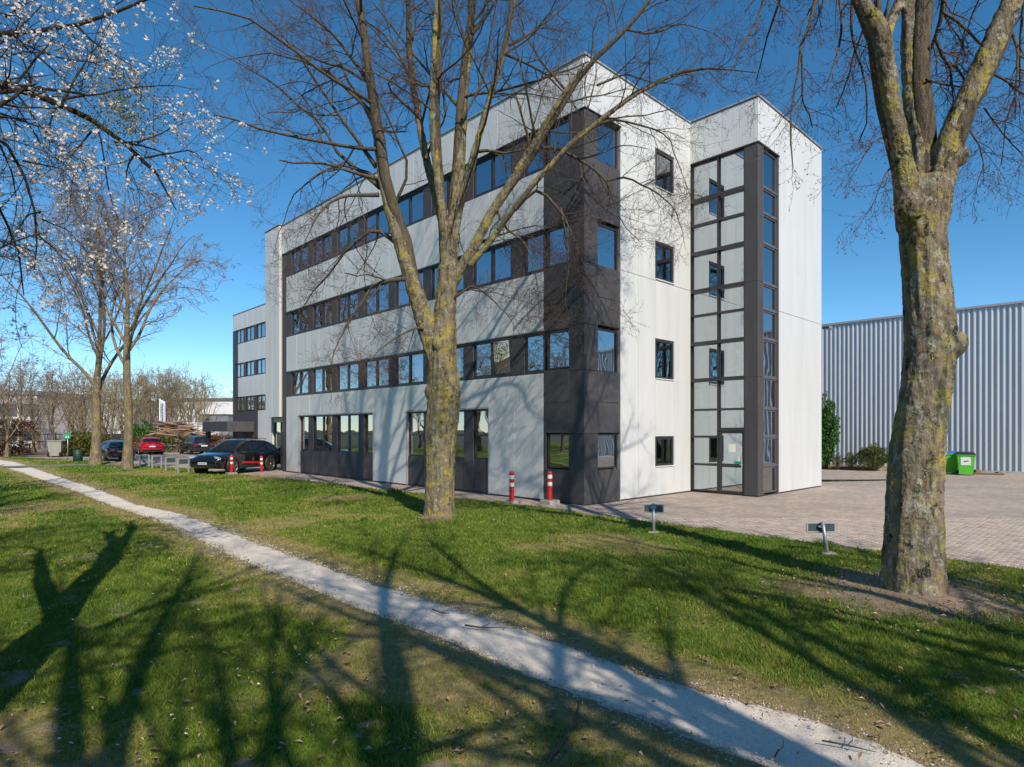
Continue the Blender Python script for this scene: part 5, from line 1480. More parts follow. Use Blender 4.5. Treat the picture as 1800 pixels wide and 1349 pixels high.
def build_car(name, label, pos, heading, paint, L=4.9, Wd=1.96, H=1.68, plate='plate_yellow', suv=True, stripe=False, front_detail=False):
    """heading = unit vector the bonnet points to; local +x forward, origin on the ground"""
    C = empty(name, (pos[0], pos[1], 0.0), math.atan2(heading[1], heading[0]))
    tag(C, label, 'car', 'cars parked beside the building')
    hl, hw = L / 2, Wd / 2
    k = H / 1.68
    # stations: x, half width, sill z, shoulder z, centre top z
    S = np.array([(-1.0, .80, .46, .78, .84), (-.985, .88, .38, .93, .98), (-.93, .955, .31, 1.05, 1.10), (-.80, .985, .27, 1.10, 1.14), (-.45, 1.0, .25, 1.09, 1.12), (0.0, 1.0, .25, 1.06, 1.10),
                  (.35, .995, .25, 1.03, 1.09), (.55, .985, .26, .99, 1.07), (.75, .97, .28, .935, 1.0), (.90, .91, .31, .855, .91), (.965, .84, .34, .76, .82), (1.0, .72, .40, .66, .70)])
    xs = np.unique(np.r_[np.linspace(-1, 1, 45), S[:, 0]])
    cols = [smooth_interp(S[:, 0], S[:, j], xs) for j in range(1, 5)]
    w, zl, zs, zt = cols[0] * hw, cols[1] * k, cols[2] * k, cols[3] * k
    ring = lambda i: [(0, zl[i]), (w[i] * .80, zl[i]), (w[i] * .93, zl[i] + .03), (w[i] * .985, zl[i] + .14), (w[i] * .975, zl[i] + .28), (w[i], zl[i] + (zs[i] - zl[i]) * .62), (w[i] * .99, zs[i] - .10), (w[i] * .955, zs[i] - .025), (w[i] * .90, zs[i] + .005), (w[i] * .6, zt[i] - (zt[i] - zs[i]) * .25), (0, zt[i])]
    V = []; n = None
    for i, x in enumerate(xs):
        h = ring(i); full = h + [(-a, b) for a, b in h[-2:0:-1]]
        n = len(full)
        V += [(x * hl, a, b) for a, b in full]
    Fq = []
    for i in range(len(xs) - 1):
        for j in range(n): Fq.append((i * n + j, i * n + (j + 1) % n, (i + 1) * n + (j + 1) % n, (i + 1) * n + j))
    mb = MB(); mb.add(V, Fq, True)
    mb.add([V[j] for j in range(n)], [tuple(range(n - 1, -1, -1))]); mb.add([V[(len(xs) - 1) * n + j] for j in range(n)], [tuple(range(n))])
    body = mb.obj('body', M['car_' + paint], C)
    # cabin
    if suv: K = np.array([(-.955, .80, 1.10, 1.13), (-.90, .86, 1.08, 1.26), (-.80, .89, 1.08, 1.47), (-.68, .90, 1.07, 1.59), (-.45, .905, 1.06, 1.655), (-.15, .905, 1.05, 1.68), (.08, .90, 1.04, 1.66), (.20, .895, 1.03, 1.58), (.32, .885, 1.02, 1.40), (.43, .87, 1.02, 1.21), (.50, .84, 1.02, 1.07)])
    else: K = np.array([(-.93, .80, 1.08, 1.12), (-.88, .85, 1.07, 1.27), (-.78, .88, 1.07, 1.47), (-.60, .90, 1.06, 1.60), (-.35, .905, 1.05, 1.665), (-.1, .905, 1.04, 1.68), (.08, .90, 1.03, 1.65), (.22, .89, 1.02, 1.54), (.36, .88, 1.02, 1.34), (.48, .86, 1.02, 1.15), (.54, .84, 1.02, 1.06)])
    kx = np.linspace(K[0, 0], K[-1, 0], 50)
    kw, kb, kt = [smooth_interp(K[:, 0], K[:, j], kx) for j in (1, 2, 3)]
    def surf(i, v):
        """v: 0 roof centre .. 1 belt; returns local y (half) and z"""
        wb, zb, zr = kw[i] * hw, kb[i] * k - .03, kt[i] * k
        hgt = max(zr - zb, .02); wt = wb - min(.27, .42 * hgt)
        pts = [(0, zr), (wt * .55, zr - .012 * min(1, hgt * 3)), (wt * .86, zr - .05 * min(1, hgt * 2)), (wt, zr - .13 * min(1, hgt * 1.6)), (wt + (wb - wt) * .5, zb + (zr - zb) * .42), (wb, zb)]
        vv = [0, .28, .46, .56, .80, 1.0]
        return np.interp(v, vv, [p[0] for p in pts]), np.interp(v, vv, [p[1] for p in pts])
    def patch(i0, i1, v0, v1, side, off, name, mat, parent, nv=7):
        P = []
        idx = list(range(i0, i1 + 1))
        vals = np.linspace(v0, v1, nv)
        for i in idx:
            for v in vals:
                y, z = surf(i, abs(v))
                s = side if side else (1 if v >= 0 else -1)
                P.append((kx[i] * hl, y * s, z))
        P = np.array(P).reshape(len(idx), nv, 3)
        if off:
            du = np.gradient(P, axis=0) if len(idx) > 1 else np.zeros_like(P); dv = np.gradient(P, axis=1)
            nn = np.cross(du, dv); nn /= np.linalg.norm(nn, axis=2, keepdims=True) + 1e-9
            out = P - np.array([P[..., 0].mean(), 0, .9])
            nn *= np.sign((nn * out).sum(2, keepdims=True)); P = P + nn * off
        f = [(a * nv + b, a * nv + b + 1, (a + 1) * nv + b + 1, (a + 1) * nv + b) for a in range(len(idx) - 1) for b in range(nv - 1)]
        return MB().add(P.reshape(-1, 3).tolist(), f, True).obj(name, mat, parent)
    cab = MB()
    vals = list(np.linspace(-1, 1, 33))
    P = []
    for i in range(50):
        for v in vals:
            y, z = surf(i, abs(v)); P.append((kx[i] * hl, y * (1 if v >= 0 else -1), z))
    nv = len(vals)
    cab.add(P, [(a * nv + b, a * nv + b + 1, (a + 1) * nv + b + 1, (a + 1) * nv + b) for a in range(49) for b in range(nv - 1)], True)
    cab.obj('cabin', M['car_' + paint], C)
    ix = lambda f: int(np.argmin(np.abs(kx - f)))
    G = M['carglass']
    patch(ix(.14), ix(.47), -.60, .60, 0, .006, 'windscreen', G, C, 13)
    patch(ix(-.93), ix(-.74), -.56, .56, 0, .006, 'rear_window', G, C, 13)
    for s in (-1, 1):
        patch(ix(-.10), ix(.36), .62, .95, s, .006, 'side_window', G, C)
        patch(ix(-.50), ix(-.12), .62, .95, s, .006, 'side_window', G, C)
        patch(ix(-.76), ix(-.53), .64, .93, s, .006, 'side_window', G, C)
        # mirror
        MB().box(.36 * hl, .36 * hl + .11, s * hw * .93 if s > 0 else s * hw * .93 - .2, s * hw * .93 + .2 if s > 0 else s * hw * .93, 1.02 * k, 1.16 * k, .03).obj('mirror', M['car_' + paint], C)
        # lower trim and door handles
        MB().box(-.36 * hl, .36 * hl, s * hw * .975 - .02, s * hw * .975 + .02, .27 * k, .40 * k, .01).obj('side_skirt', M['blackplastic'], C)
        for x in (-.36, .06): MB().box(x * hl - .12, x * hl + .1, s * hw * .985 - .02, s * hw * .985 + .02, .90 * k, .93 * k, .006).obj('door_handle', M['blackplastic'], C)
        if suv: MB().tube([(-.6 * hl, s * hw * .66, 1.645 * k), (-.5 * hl, s * hw * .66, 1.70 * k), (.0, s * hw * .66, 1.715 * k), (.08 * hl, s * hw * .65, 1.66 * k)], .018, 6).obj('roof_rail', M['blackplastic'], C)
        if stripe:
            MB().obox((0.02, s * (hw * .993 + .004), .545), (1, 0, .05), (0, 1, 0), (-.05, 0, 1), .86, .006, .05).obj('side_stripe', M['redpaint'], C)
    # wheels
    R = .37 * k if suv else .335
    for x in (.60 * hl, -.585 * hl):
        for s in (-1, 1):
            wy = s * (hw - .115)
            MB().lathe([(R * 1.17, -.012), (R * 1.17, .012), (0.001, .012)], 28, (x, s * hw * .988, R + .02), 'y').obj('wheel_arch', M['blackplastic'], C)
            we = empty('wheel', (x, wy, R), 0 if s > 0 else math.pi, C)
            MB().lathe([(R * .70, -.11), (R * .93, -.11), (R * .995, -.08), (R, -.03), (R, .05), (R * .985, .10), (R * .92, .135), (R * .72, .135), (R * .70, .10)], 32, (0, 0, 0), 'y').obj('tyre', M['tyre'], we)
            rm = MB().lathe([(R * .74, .128), (R * .69, .128), (R * .66, .06), (R * .1, .05), (.001, .05)], 32, (0, 0, 0), 'y')
            rim = rm.obj('rim', M['blackplastic'], we)
            sp = MB().lathe([(R * .735, .137), (R * .67, .140), (R * .665, .118)], 32, (0, 0, 0), 'y')
            for q in range(5):
                a = q * 2 * math.pi / 5 + .3
                for da in (-.17, .17):
                    ca, sa = math.cos(a + da * .6), math.sin(a + da * .6)
                    sp.obox((ca * R * .38, .115, sa * R * .38), (ca, 0, sa), (0, 1, 0), (-sa, 0, ca), R * .32, .014, R * .045)
            sp.lathe([(R * .13, .1), (R * .13, .14), (.001, .145)], 12, (0, 0, 0), 'y')
            sp.obj('spokes', M['rim'], we)
    # rear: lights, bumper, plate, exhaust
    xr = -hl
    for s in (-1, 1):
        MB().box(xr + .015, xr + .16, s * hw * .52 if s > 0 else s * hw * .9, s * hw * .9 if s > 0 else s * hw * .52, .86 * k, .985 * k, .02).obj('tail_light', M['taillight'], C)
        MB().lathe([(.045, -.05), (.045, .04), (.02, .04)], 12, (xr + .02, s * hw * .55, .36 * k), 'x').obj('exhaust', M['steel'], C)
    MB().box(xr - .005, xr + .2, -hw * .80, hw * .80, .36 * k, .56 * k, .04).obj('rear_bumper', M['blackplastic'], C)
    MB().box(xr - .016, xr + .06, -.27, .27, .72 * k, .84 * k, .006).obj('rear_plate', M[plate], C)
    # front: lamps, grille, intakes, plate
    xf = hl
    for s in (-1, 1):
        y0, y1 = sorted((s * hw * .50, s * hw * .86))
        MB().obox((xf - .20, s * hw * .70, .80 * k), (.80, s * -.42, .42), (s * .42, .9, 0), (-.4, 0, .9), .10, .19, .055).obj('headlight', M['headlight'], C)
        MB().box(xf - .16, xf - .035, *sorted((s * hw * .40, s * hw * .78)), .44 * k, .60 * k, .02).obj('air_intake', M['blackplastic'], C)
        MB().box(xf - .14, xf - .025, *sorted((s * hw * .42, s * hw * .76)), .615 * k, .635 * k).obj('drl_strip', M['headlight'], C)
    MB().box(xf - .1, xf + .006, -hw * .36, hw * .36, .42 * k, .60 * k, .02).obj('grille', M['blackplastic'], C)
    MB().box(xf - .05, xf + .018, -.26, .26, .505 * k, .61 * k, .005).obj('front_plate', M['plate_white'], C)
    if front_detail:
        MB().box(xf - .05, xf + .020, -.265, -.225, .503 * k, .612 * k).obj('plate_band', M['plate_blue'], C)
        for i in range(6):
            MB().box(xf + .017, xf + .021, -.19 + i * .072, -.145 + i * .072, .53 * k, .585 * k).obj('plate_character', M['blackplastic'], C)
        MB().obox((xf - .19, 0, .845 * k), (.9, 0, -.43), (0, 1, 0), (.43, 0, .9), .04, .03, .008).obj('emblem', M['plate_yellow'], C)
    return C

def hd(x, y): v = Vector((x, y)).normalized(); return (v.x, v.y)
build_car('parked_car', 'glossy black sport utility vehicle with red door stripe parked at the building end', (-14.45, 32.35), hd(-.26, -.965), 'black', 4.92, 1.98, 1.76, 'plate_yellow', True, True, True)
build_car('parked_car', 'bright red car parked with its rear to the camera by the white banner', (*(ground(268, 800)[:2] + np.array([-.62, .785]) * 2.2),), hd(-.62, .785), 'red', 4.5, 1.9, 1.62, 'plate_white', True)
build_car('parked_car', 'dark grey sport utility vehicle parked right of the red car, rear to the camera', (*(ground(358, 799.5)[:2] + np.array([-.68, .73]) * 2.2),), hd(-.68, .73), 'anthracite', 4.8, 1.95, 1.74, 'plate_white', True)
build_car('parked_car', 'dark blue estate car with yellow plate half hidden by the pale tree trunk', (*(ground(214, 811)[:2] + np.array([-.72, .69]) * 2.2),), hd(-.72, .69), 'navy', 4.6, 1.85, 1.5, 'plate_yellow', False)

# ================================================================ bollards
def bollard(px, py, label, h=.86, r=.075, block=True):
    g = ground(px, py, .0)
    B = empty('bollard', (g[0], g[1], 0), TH)
    z0 = .13 if block else .0
    rings = [(0, .42, 'redpaint'), (.42, .53, 'whitepaint'), (.53, .64, 'redpaint'), (.64, .75, 'whitepaint'), (.75, h, 'redpaint')]
    for a, b, m in rings:
        pf = [(r, z0 + a), (r, z0 + b)]
        if b == h: pf = [(r, z0 + a), (r * 1.06, z0 + b - .09), (r * 1.06, z0 + b - .04), (r * .8, z0 + b - .008), (r * .4, z0 + b), (.001, z0 + b)]
        MB().lathe(pf, 18).obj('post' if m == 'redpaint' and a == 0 else 'cap' if b == h else 'band', M[m], B)
    if block: MB().box(-.22, .22, -.22, .22, -.02, z0, .02).obj('concrete_foot', M['concrete'], B)
    return tag(B, label, 'bollard', 'red and white bollards along the facade')
bollard(899.5, 888, 'red and white bollard in front of the white panels, left of the corner pair')
bollard(966.5, 886.5, 'red and white bollard in front of the charcoal corner, right of its twin')
bollard(407, 835.5, 'red and white bollard in front of the black car front wheel', r=.07)
bollard(459.5, 830.5, 'red and white bollard in front of the black car rear door', r=.07, block=False)

# ================================================================ parking plates on posts, seen from behind
def plate_post(px, py, h, w, ph, rz, label, lean=(0, 0)):
    g = ground(px, py, .05)
    P = empty('parking_sign', (g[0], g[1], .0), rz)
    lx, ly = lean
    MB().tube([(0, 0, -.05), (lx, ly, h)], .032, 12).obj('post', M['galv'], P)
    z = h - ph - .02
    fr = MB()
    x0, x1 = lx - w / 2, lx + w / 2
    fr.box(x0, x1, .045 + ly, .075 + ly, z + ph - .025, z + ph, .004); fr.box(x0, x1, .045 + ly, .075 + ly, z, z + .025, .004)
    fr.box(x0, x0 + .025, .046 + ly, .074 + ly, z + .02, z + ph - .02); fr.box(x1 - .025, x1, .046 + ly, .074 + ly, z + .02, z + ph - .02)
    fr.obj('frame', M['alu'], P)
    MB().box(x0 + .02, x1 - .02, .055 + ly, .068 + ly, z + .02, z + ph - .02).obj('plate', M['plate_back'], P)
    MB().box(lx - .06, lx + .06, .0 + ly, .05 + ly, z + ph * .55, z + ph * .75).obj('bracket', M['galv'], P)
    MB().box(-.12, .12, -.10, .10, -.06, .07, .02).obj('concrete_foot', M['concrete'], P)
    return tag(P, label, 'sign', 'parking plates on posts at the lawn edge')
plate_post(1149, 936, .66, .43, .19, -.18, 'grey post with framed sign plate below the white wall, farther of two')
plate_post(1456, 973, .60, .50, .18, -.06, 'leaning grey post with framed sign plate left of the massive trunk', (-.10, 0))
def low_sign(px, py, w, h, label, rz=0.0):
    g = ground(px, py, .02)
    P = empty('low_sign', (g[0], g[1], 0), rz)
    for s in (-1, 1): MB().box(s * w / 2 - .035, s * w / 2 + .035, -.03, .03, -.05, h, .005).obj('leg', M['alu'], P)
    MB().box(-w / 2 - .0, w / 2 + .0, -.04, .04, h + .002, h + .05, .008).obj('top_rail', M['alu'], P)
    MB().box(-w / 2 + .036, w / 2 - .036, -.012, .012, h - .24, h - .01).obj('plate', M['plate_back'], P)
    return tag(P, label, 'sign', 'low framed parking signs beside the car park')
for (px, py), wd in zip(((254, 821.5), (275.5, 824.5), (300.5, 828), (322.5, 831.5)), ('leftmost', 'second from left', 'third from left', 'rightmost')):
    low_sign(px, py, .52 if px > 290 else .48, .72, f'low two-legged metal parking sign at the lawn edge, {wd} of four', .9)
low_sign(297, 794, 1.5, .62, 'wide low white sign in front of the hedge, right of the red car', .1)
low_sign(153, 800, 1.7, .75, 'wide low white sign by the hedge behind the dark trunk', .1)

# ================================================================ left background furniture
def furniture():
    g = ground(101, 803.5, 0)
    b = empty('waste_container', (g[0], g[1], .02), .2)
    mb = MB(); w0, w1, h = .42, .52, 1.25
    mb.add([(-w0, -.42, .08), (w0, -.42, .08), (w0, .42, .08), (-w0, .42, .08), (-w1, -.52, h), (w1, -.52, h), (w1, .52, h), (-w1, .52, h)], [(3, 2, 1, 0), (4, 5, 6, 7), (0, 1, 5, 4), (1, 2, 6, 5), (2, 3, 7, 6), (3, 0, 4, 7)])
    mb.obj('body', M['bin_grey'], b)
    MB().box(-.56, .56, -.58, .58, h + .002, h + .10, .04).obj('lid', M['bin_grey'], b)
    for s in (-.44, .44): MB().lathe([(.001, -.05), (.2, -.05), (.2, .05), (.001, .05)], 16, (s, -.45, .2), 'x').obj('wheel', M['tyre'], b)
    tag(b, 'beige wheeled waste container on the grass beside the green pedestrian sign', 'waste bin')
    g = ground(137, 812.5, 0)
    b = empty('litter_bin', (g[0], g[1], .02), .2)
    MB().lathe([(.25, .0), (.28, .02), (.29, .72), (.27, .74)], 14).obj('body', M['bin_dark'], b)
    MB().lathe([(.30, .735), (.30, .79), (.22, .84), (.001, .85)], 14).obj('lid', M['bin_dark'], b)
    tag(b, 'small dark green litter bin on the grass by the asphalt footpath', 'litter bin')
    g = ground(119, 807, 0)
    s = empty('pedestrian_sign', (g[0], g[1], 0), .05)
    MB().tube([(0, 0, -.1), (0, 0, 1.95)], .035, 8).obj('post', M['galv'], s)
    MB().box(-.24, .24, -.05, -.02, 1.55, 2.02, .006).obj('panel', M['green_sign'], s)
    for x in (-.08, .08):
        MB().box(x - .045, x + .045, -.062, -.051, 1.62, 1.76).obj('pictogram', M['whitepaint'], s)
        MB().lathe([(.001, -.062), (.036, -.062), (.036, -.051)], 10, (x, 0, 1.81), 'y').obj('pictogram', M['whitepaint'], s)
    tag(s, 'green sign with two white figures on a grey post beside the waste container', 'sign')
    # banner flag
    g = ground(281, 792, 0)
    f = empty('banner_flag', (g[0], g[1], 0), .1)
    H = 5.7
    MB().tube([(0, 0, 0), (0, 0, H)], [.075, .055], 10).obj('pole', M['whitepaint'], f)
    n = 12; V = []
    for i in range(n + 1):
        z = H - .1 - 2.8 * i / n; wd = .55 * (1 - .2 * i / n)
        for j in range(6):
            V.append((.07 + wd * j / 5, .12 * math.sin(j * 1.1 + i * .35), z - .25 * j / 5))
    cl = MB().add(V, [(i * 6 + j, i * 6 + j + 1, i * 6 + j + 7, i * 6 + j + 6) for i in range(n) for j in range(5)], True).obj('banner', M['banner'], f)
    so = cl.modifiers.new('thick', 'SOLIDIFY'); so.thickness = .01
    for i in range(7):
        z = H - .55 - i * .30
        MB().box(.24, .40, -.17, -.15, z - .2, z).obj('banner_letter', M['banner_print'], f)
    tag(f, 'tall white pole with a pale hanging banner behind the red car', 'flag')
    # brush pile of cut branches
    pile = empty('brush_pile', (*at_depth(300, 790, 68)[:2], 0)); rr = random.Random(4)
    for k in range(150):
        L = rr.uniform(1.5, 5.2); u = rr.uniform(-1, 1); x = u * 5.0; top = 3.1 * (1 - abs(u) ** 1.5); z = rr.uniform(.1, 1) ** .8 * top + .1
        a = rr.uniform(-.6, .6) + (math.pi if rr.random() < .5 else 0); dz = rr.uniform(-.22, .22) - .1 * u * math.cos(a)
        y = rr.uniform(-1.6, 1.6) * (1.1 - z / 4)
        d = Vector((math.cos(a), math.sin(a) * .6, dz)).normalized() * L / 2
        p = Vector((x, y, max(z, .12)))
        a0, a1 = p - d, p + d; a0.z = max(a0.z, .08); a1.z = max(a1.z, .08)
        r = rr.uniform(.035, .13)
        MB().tube([a0, p + Vector((0, 0, rr.uniform(-.1, .15))), a1], [r, r * .9, r * .6], 6).obj('cut_branch', M['logwood'], pile)
    for (x0, z0, x1, z1) in ((-8.2, 2.6, -2.0, 2.0), (-9.0, .4, -3.5, 1.5)):
        MB().tube([(x0, 0, z0), ((x0 + x1) / 2, .1, (z0 + z1) / 2 - .15), (x1, 0, z1)], [.05, .08, .09], 6).obj('cut_branch', M['logwood'], pile)
    tag(pile, 'big heap of cut reddish branches behind the hedge and banner', 'brush pile')
    # white lorry
    t = empty('white_lorry', (*at_depth(337, 785, 82)[:2], 0), .05)
    MB().box(-5.2, 1.2, -1.2, 1.2, .9, 3.3, .06).obj('box_body', M['farwhite'], t)
    cabm = MB().add([(1.4, -1.15, .5), (3.3, -1.15, .5), (3.3, -1.15, 1.7), (2.9, -1.15, 2.8), (1.4, -1.15, 2.9), (1.4, 1.15, .5), (3.3, 1.15, .5), (3.3, 1.15, 1.7), (2.9, 1.15, 2.8), (1.4, 1.15, 2.9)],
                    [(0, 1, 2, 3, 4), (9, 8, 7, 6, 5), (0, 5, 6, 1), (1, 6, 7, 2), (2, 7, 8, 3), (3, 8, 9, 4), (4, 9, 5, 0)])
    cabm.obj('cab', M['farwhite'], t)
    MB().box(1.9, 3.0, -1.17, -1.152, 1.75, 2.6).obj('side_window', M['farglass'], t)
    MB().box(-5.1, 3.2, -.9, .9, .5, .88).obj('chassis', M['blackplastic'], t)
    for x in (-3.8, -2.6, 2.4):
        for s in (-1, 1): MB().lathe([(.001, -.14), (.48, -.14), (.48, .14), (.001, .14)], 18, (x, s * 1.0, .48), 'y').obj('wheel', M['tyre'], t)
    tag(t, 'white lorry behind the brush pile and dark car', 'lorry')

    # far buildings
    def far_building(px0, px1, Y, h, rows, label, name='far_building', roof=None, depth=12, module=2.4, wh=1.3):
        X0, X1 = (px0 - 900) / F * Y, (px1 - 900) / F * Y
        b = empty(name, (X0, Y, 0), 0)
        w = X1 - X0
        edges = [0] + [z for r in rows for z in r] + [h]
        for k in range(0, len(edges), 2):
            MB().box(0, w, 0, .3, edges[k], edges[k + 1] - .002).obj('wall', M['farwhite'], b)
        MB().box(0, w, .31, depth, 0, h).obj('wall', M['farwhite'], b)
        MB().box(-.2, w + .2, -.2, depth + .2, h + .002, h + .5).obj('roof', M[roof or 'trim'], b)
        for z0, z1 in rows:
            n = int(w / module)
            for i in range(n):
                o = MB().box(i * w / n, i * w / n + .22, .02, .28, z0, z1).obj('window', M['farwhite'], b)
                MB().box(i * w / n + .221, (i + 1) * w / n - .001, .12, .16, z0 + .01, z1 - .01).obj('pane', M['farglass'], o)
        return tag(b, label, 'building')
    far_building(-330, 66, 76, 6.6, [(.9, 2.5), (3.9, 5.5)], 'long white two storey building with window bands behind the trees at far left')
    far_building(60, 232, 88, 6.2, [(.7, 1.7)], 'low white industrial building with one window band behind the fence', module=3.5)
    b = far_building(300, 425, 112, 7.6, [(2.2, 2.9)], 'white hall with dark green roof edge behind the lorry', roof='farroof', module=6)
    g = empty('grey_annex', (*at_depth(352, 700, 98)[:2], 0))
    MB().box(0, 4.4, 0, 6, 0, 4.6).obj('wall', M['fargrey'], g)
    MB().box(1.9, 3.7, -.05, -.002, 2.4, 3.3).obj('window', M['farglass'], g)
    MB().box(-.1, 4.5, -.1, 6.1, 4.602, 4.8).obj('roof', M['farroof'], g)
    tag(g, 'grey box-shaped annex with one dark window in front of the white hall', 'building')
    # steel bar fence along the far side
    def fence(p0, p1, h, label):
        p0, p1 = np.array(p0), np.array(p1); d = p1 - p0; L = np.hypot(*d); a = math.atan2(d[1], d[0])
        f = empty('bar_fence', (p0[0], p0[1], 0), a)
        for x in np.arange(0, L + .01, 2.6): MB().box(x - .04, x + .04, -.04, .04, 0, h + .1).obj('post', M['fence'], f)
        for z in (.2, h * .55, h - .1): MB().box(0, L, -.018, .018, z - .025, z + .025).obj('rail', M['fence'], f)
        m = MB()
        for x in np.arange(.13, L, .14): m.box(x - .012, x + .012, .02, .044, .1, h)
        tag(m.obj('bars', M['fence'], f), kind='stuff')
        tag(f, label, 'fence')
    fence((-62, 60), (-44, 63.5), 1.9, 'dark steel bar fence behind the leaf litter at far left')
    fence((-44, 66), (-26.5, 68), 1.7, 'dark steel fence behind the parked cars')
    tag(link('leaf_litter_bed', mesh_np('leaf_litter_bed', [(-64, 48, .05), (-36.5, 52, .05), (-36, 61, .05), (-62, 62, .05)], [(0, 1, 2, 3)], mat=M['litter'])), kind='structure')
furniture()

# ================================================================ bushes: leaf clouds on stems
def bush(name, label, c, r, n, leaf, mat, stems=6, boxy=False, cat='bush', seed=0, squash=2.0, group=None):
    rng = np.random.default_rng(seed + 300)
    b = empty(name, (c[0], c[1], c[2]))
    if boxy:
        p = (rng.random((n, 3)) * 2 - 1)
        p = np.sign(p) * np.abs(p) ** .6
    else:
        d = rng.normal(size=(n, 3)); d /= np.linalg.norm(d, axis=1, keepdims=True); p = d * (rng.random((n, 1)) ** (1 / 2.2))
    lump = 1 + .30 * (vnoise(p[:, 0] * 2 + 5, p[:, 2] * 2 + p[:, 1] + 9, 1.6, seed) - .5) * 2
    p = p * lump[:, None]
    gap = vnoise(p[:, 0] * 3 + 31, p[:, 2] * 3 + p[:, 1] * 2 + 7, 1.3, seed + 4)
    k = gap > .22; p = p[k]; gap = gap[k]; m = len(p)
    P = p * np.array(r); P[:, 2] += r[2]; P[:, 2] = np.maximum(P[:, 2], .04)
    d = rng.normal(size=P.shape) + p * .7 + np.array([0, 0, .5]); d /= np.linalg.norm(d, axis=1, keepdims=True)
    e = np.cross(d, rng.normal(size=P.shape)); e /= np.linalg.norm(e, axis=1, keepdims=True)
    s = leaf * (.6 + .8 * rng.random((m, 1)))
    V = np.stack([P - d * s * .4, P + e * s / squash, P + d * s, P - e * s / squash], 1).reshape(-1, 3)
    me = mesh_np('leaves', V, np.arange(len(V)).reshape(-1, 4), False, M[mat])
    fattr(me, 'tone', np.repeat(np.clip(rng.random(m) * .6 + gap * .4, 0, 1), 4))
    link('leaves', me, b)
    mb = MB()
    for i in range(stems):
        a = rng.random() * 6.28; q = rng.random() ** .5
        e_ = np.array([math.cos(a) * r[0] * q * .8, math.sin(a) * r[1] * q * .8, r[2] * rng.uniform(1.0, 1.7)])
        mb.tube([(e_[0] * .15, e_[1] * .15, -.05), (e_[0] * .5, e_[1] * .5, e_[2] * .5), tuple(e_)], [.03, .02, .008], 5)
    mb.obj('stems', M['twig'], b)
    return tag(b, label, cat, group)

hx = lambda px, dep, y0=0: (*at_depth(px, 800, dep)[:2], y0)
bush('laurel_bush', 'tall glossy green laurel beside the tower against the corrugated hall', hx(1452, 34.8), (.68, .6, 2.0), 9000, .085, 'laurel', seed=1)
bush('low_bush', 'wide low olive green bush against the corrugated hall behind the big trunk', hx(1534, 33.6, .1), (1.05, .7, .68), 9000, .045, 'juniper', seed=2, stems=14)
bush('low_bush', 'small sparse bush between the laurel and the wide low bush', hx(1496, 34.0, .1), (.38, .35, .46), 1700, .04, 'juniper', seed=3, stems=10)
bush('low_bush', 'tiny brownish shrub at the foot of the laurel', hx(1473, 34.2, .1), (.32, .3, .45), 800, .04, 'juniper', seed=4, stems=14)
bush('evergreen_bush', 'yellow green evergreen bush behind the green pedestrian sign', hx(148, 52), (2.0, 1.2, 1.05), 6000, .13, 'hedge', seed=5)
bush('beech_hedge', 'copper brown beech hedge at the far left edge', hx(-8, 52), (2.4, 1.2, 1.45), 7000, .11, 'beech', stems=20, boxy=True, cat='hedge', seed=6)
bush('clipped_hedge', 'low green hedge in front of the brush pile, right of the red car', hx(308, 62), (2.6, .8, .78), 6000, .10, 'hedge', boxy=True, cat='hedge', seed=7)
bush('clipped_hedge', 'brown hedge between the dark car and the entrance canopy', hx(396, 63), (1.8, .8, .85), 4500, .10, 'beech', boxy=True, cat='hedge', seed=8)
bush('clipped_hedge', 'low brownish hedge behind the dark blue car', hx(205, 60), (4.2, .8, .75), 7000, .10, 'hedge', boxy=True, cat='hedge', seed=9)
bush('conifer_bush', 'dark green conifer branches left of the brush pile', hx(247, 67), (1.6, 1.0, 1.6), 5000, .12, 'laurel', cat='bush', seed=10)

# ================================================================ wheeled bins, timber and bed by the hall
def wheelie(px, py, label, lid, tilt=0.0, note=True, rz=0.0):
    g = ground(px, py, 0)
    b = empty('wheelie_bin', (g[0], g[1], 0.0), rz)
    w0, w1, h = .27, .36, 1.02
    MB().add([(-w0, -.30, .06), (w0, -.30, .06), (w0, .26, .06), (-w0, .26, .06), (-w1, -.40, h), (w1, -.40, h), (w1, .36, h), (-w1, .36, h)],
             [(3, 2, 1, 0), (4, 5, 6, 7), (0, 1, 5, 4), (1, 2, 6, 5), (2, 3, 7, 6), (3, 0, 4, 7)]).obj('body', M['bin_green'], b)
    MB().box(-w1 - .035, w1 + .035, -.435, .395, h - .06, h + .002, .02).obj('rim', M['bin_green'], b)
    MB().add([(-.38, -.44, h + .004), (.38, -.44, h + .004), (.38, .40, h + .004), (-.38, .40, h + .004), (-.33, -.36, h + .09), (.33, -.36, h + .09), (.33, .36, h + .13), (-.33, .36, h + .13)],
             [(3, 2, 1, 0), (4, 5, 6, 7), (0, 1, 5, 4), (1, 2, 6, 5), (2, 3, 7, 6), (3, 0, 4, 7)]).obj('lid', M[lid], b)
    MB().tube([(-.3, .43, h - .02), (.3, .43, h - .02)], .02, 8).obj('handle', M[lid], b)
    for s in (-1, 1): MB().lathe([(.001, -.03), (.12, -.03), (.12, .03), (.001, .03)], 16, (s * .31, .24, .12), 'x').obj('wheel', M['tyre'], b)
    if note:
        MB().obox((-.02, -.378, .70), (1, 0, 0), (0, .995, .1), (0, -.1, .995), .2, .012, .20).obj('notice', M['whitepaint'], b)
        MB().obox((0, -.394, .70), (.97, 0, .2), (0, .995, .1), (-.2, -.1, .97), .10, .006, .02).obj('notice_print', M['plate_back'], b)
    tag(b, label, 'bin', 'green wheeled bins by the hall')
wheelie(1697, 835.5, 'lime green wheeled bin with black lid and white notice beside the corrugated hall', 'blackplastic', rz=-.55)
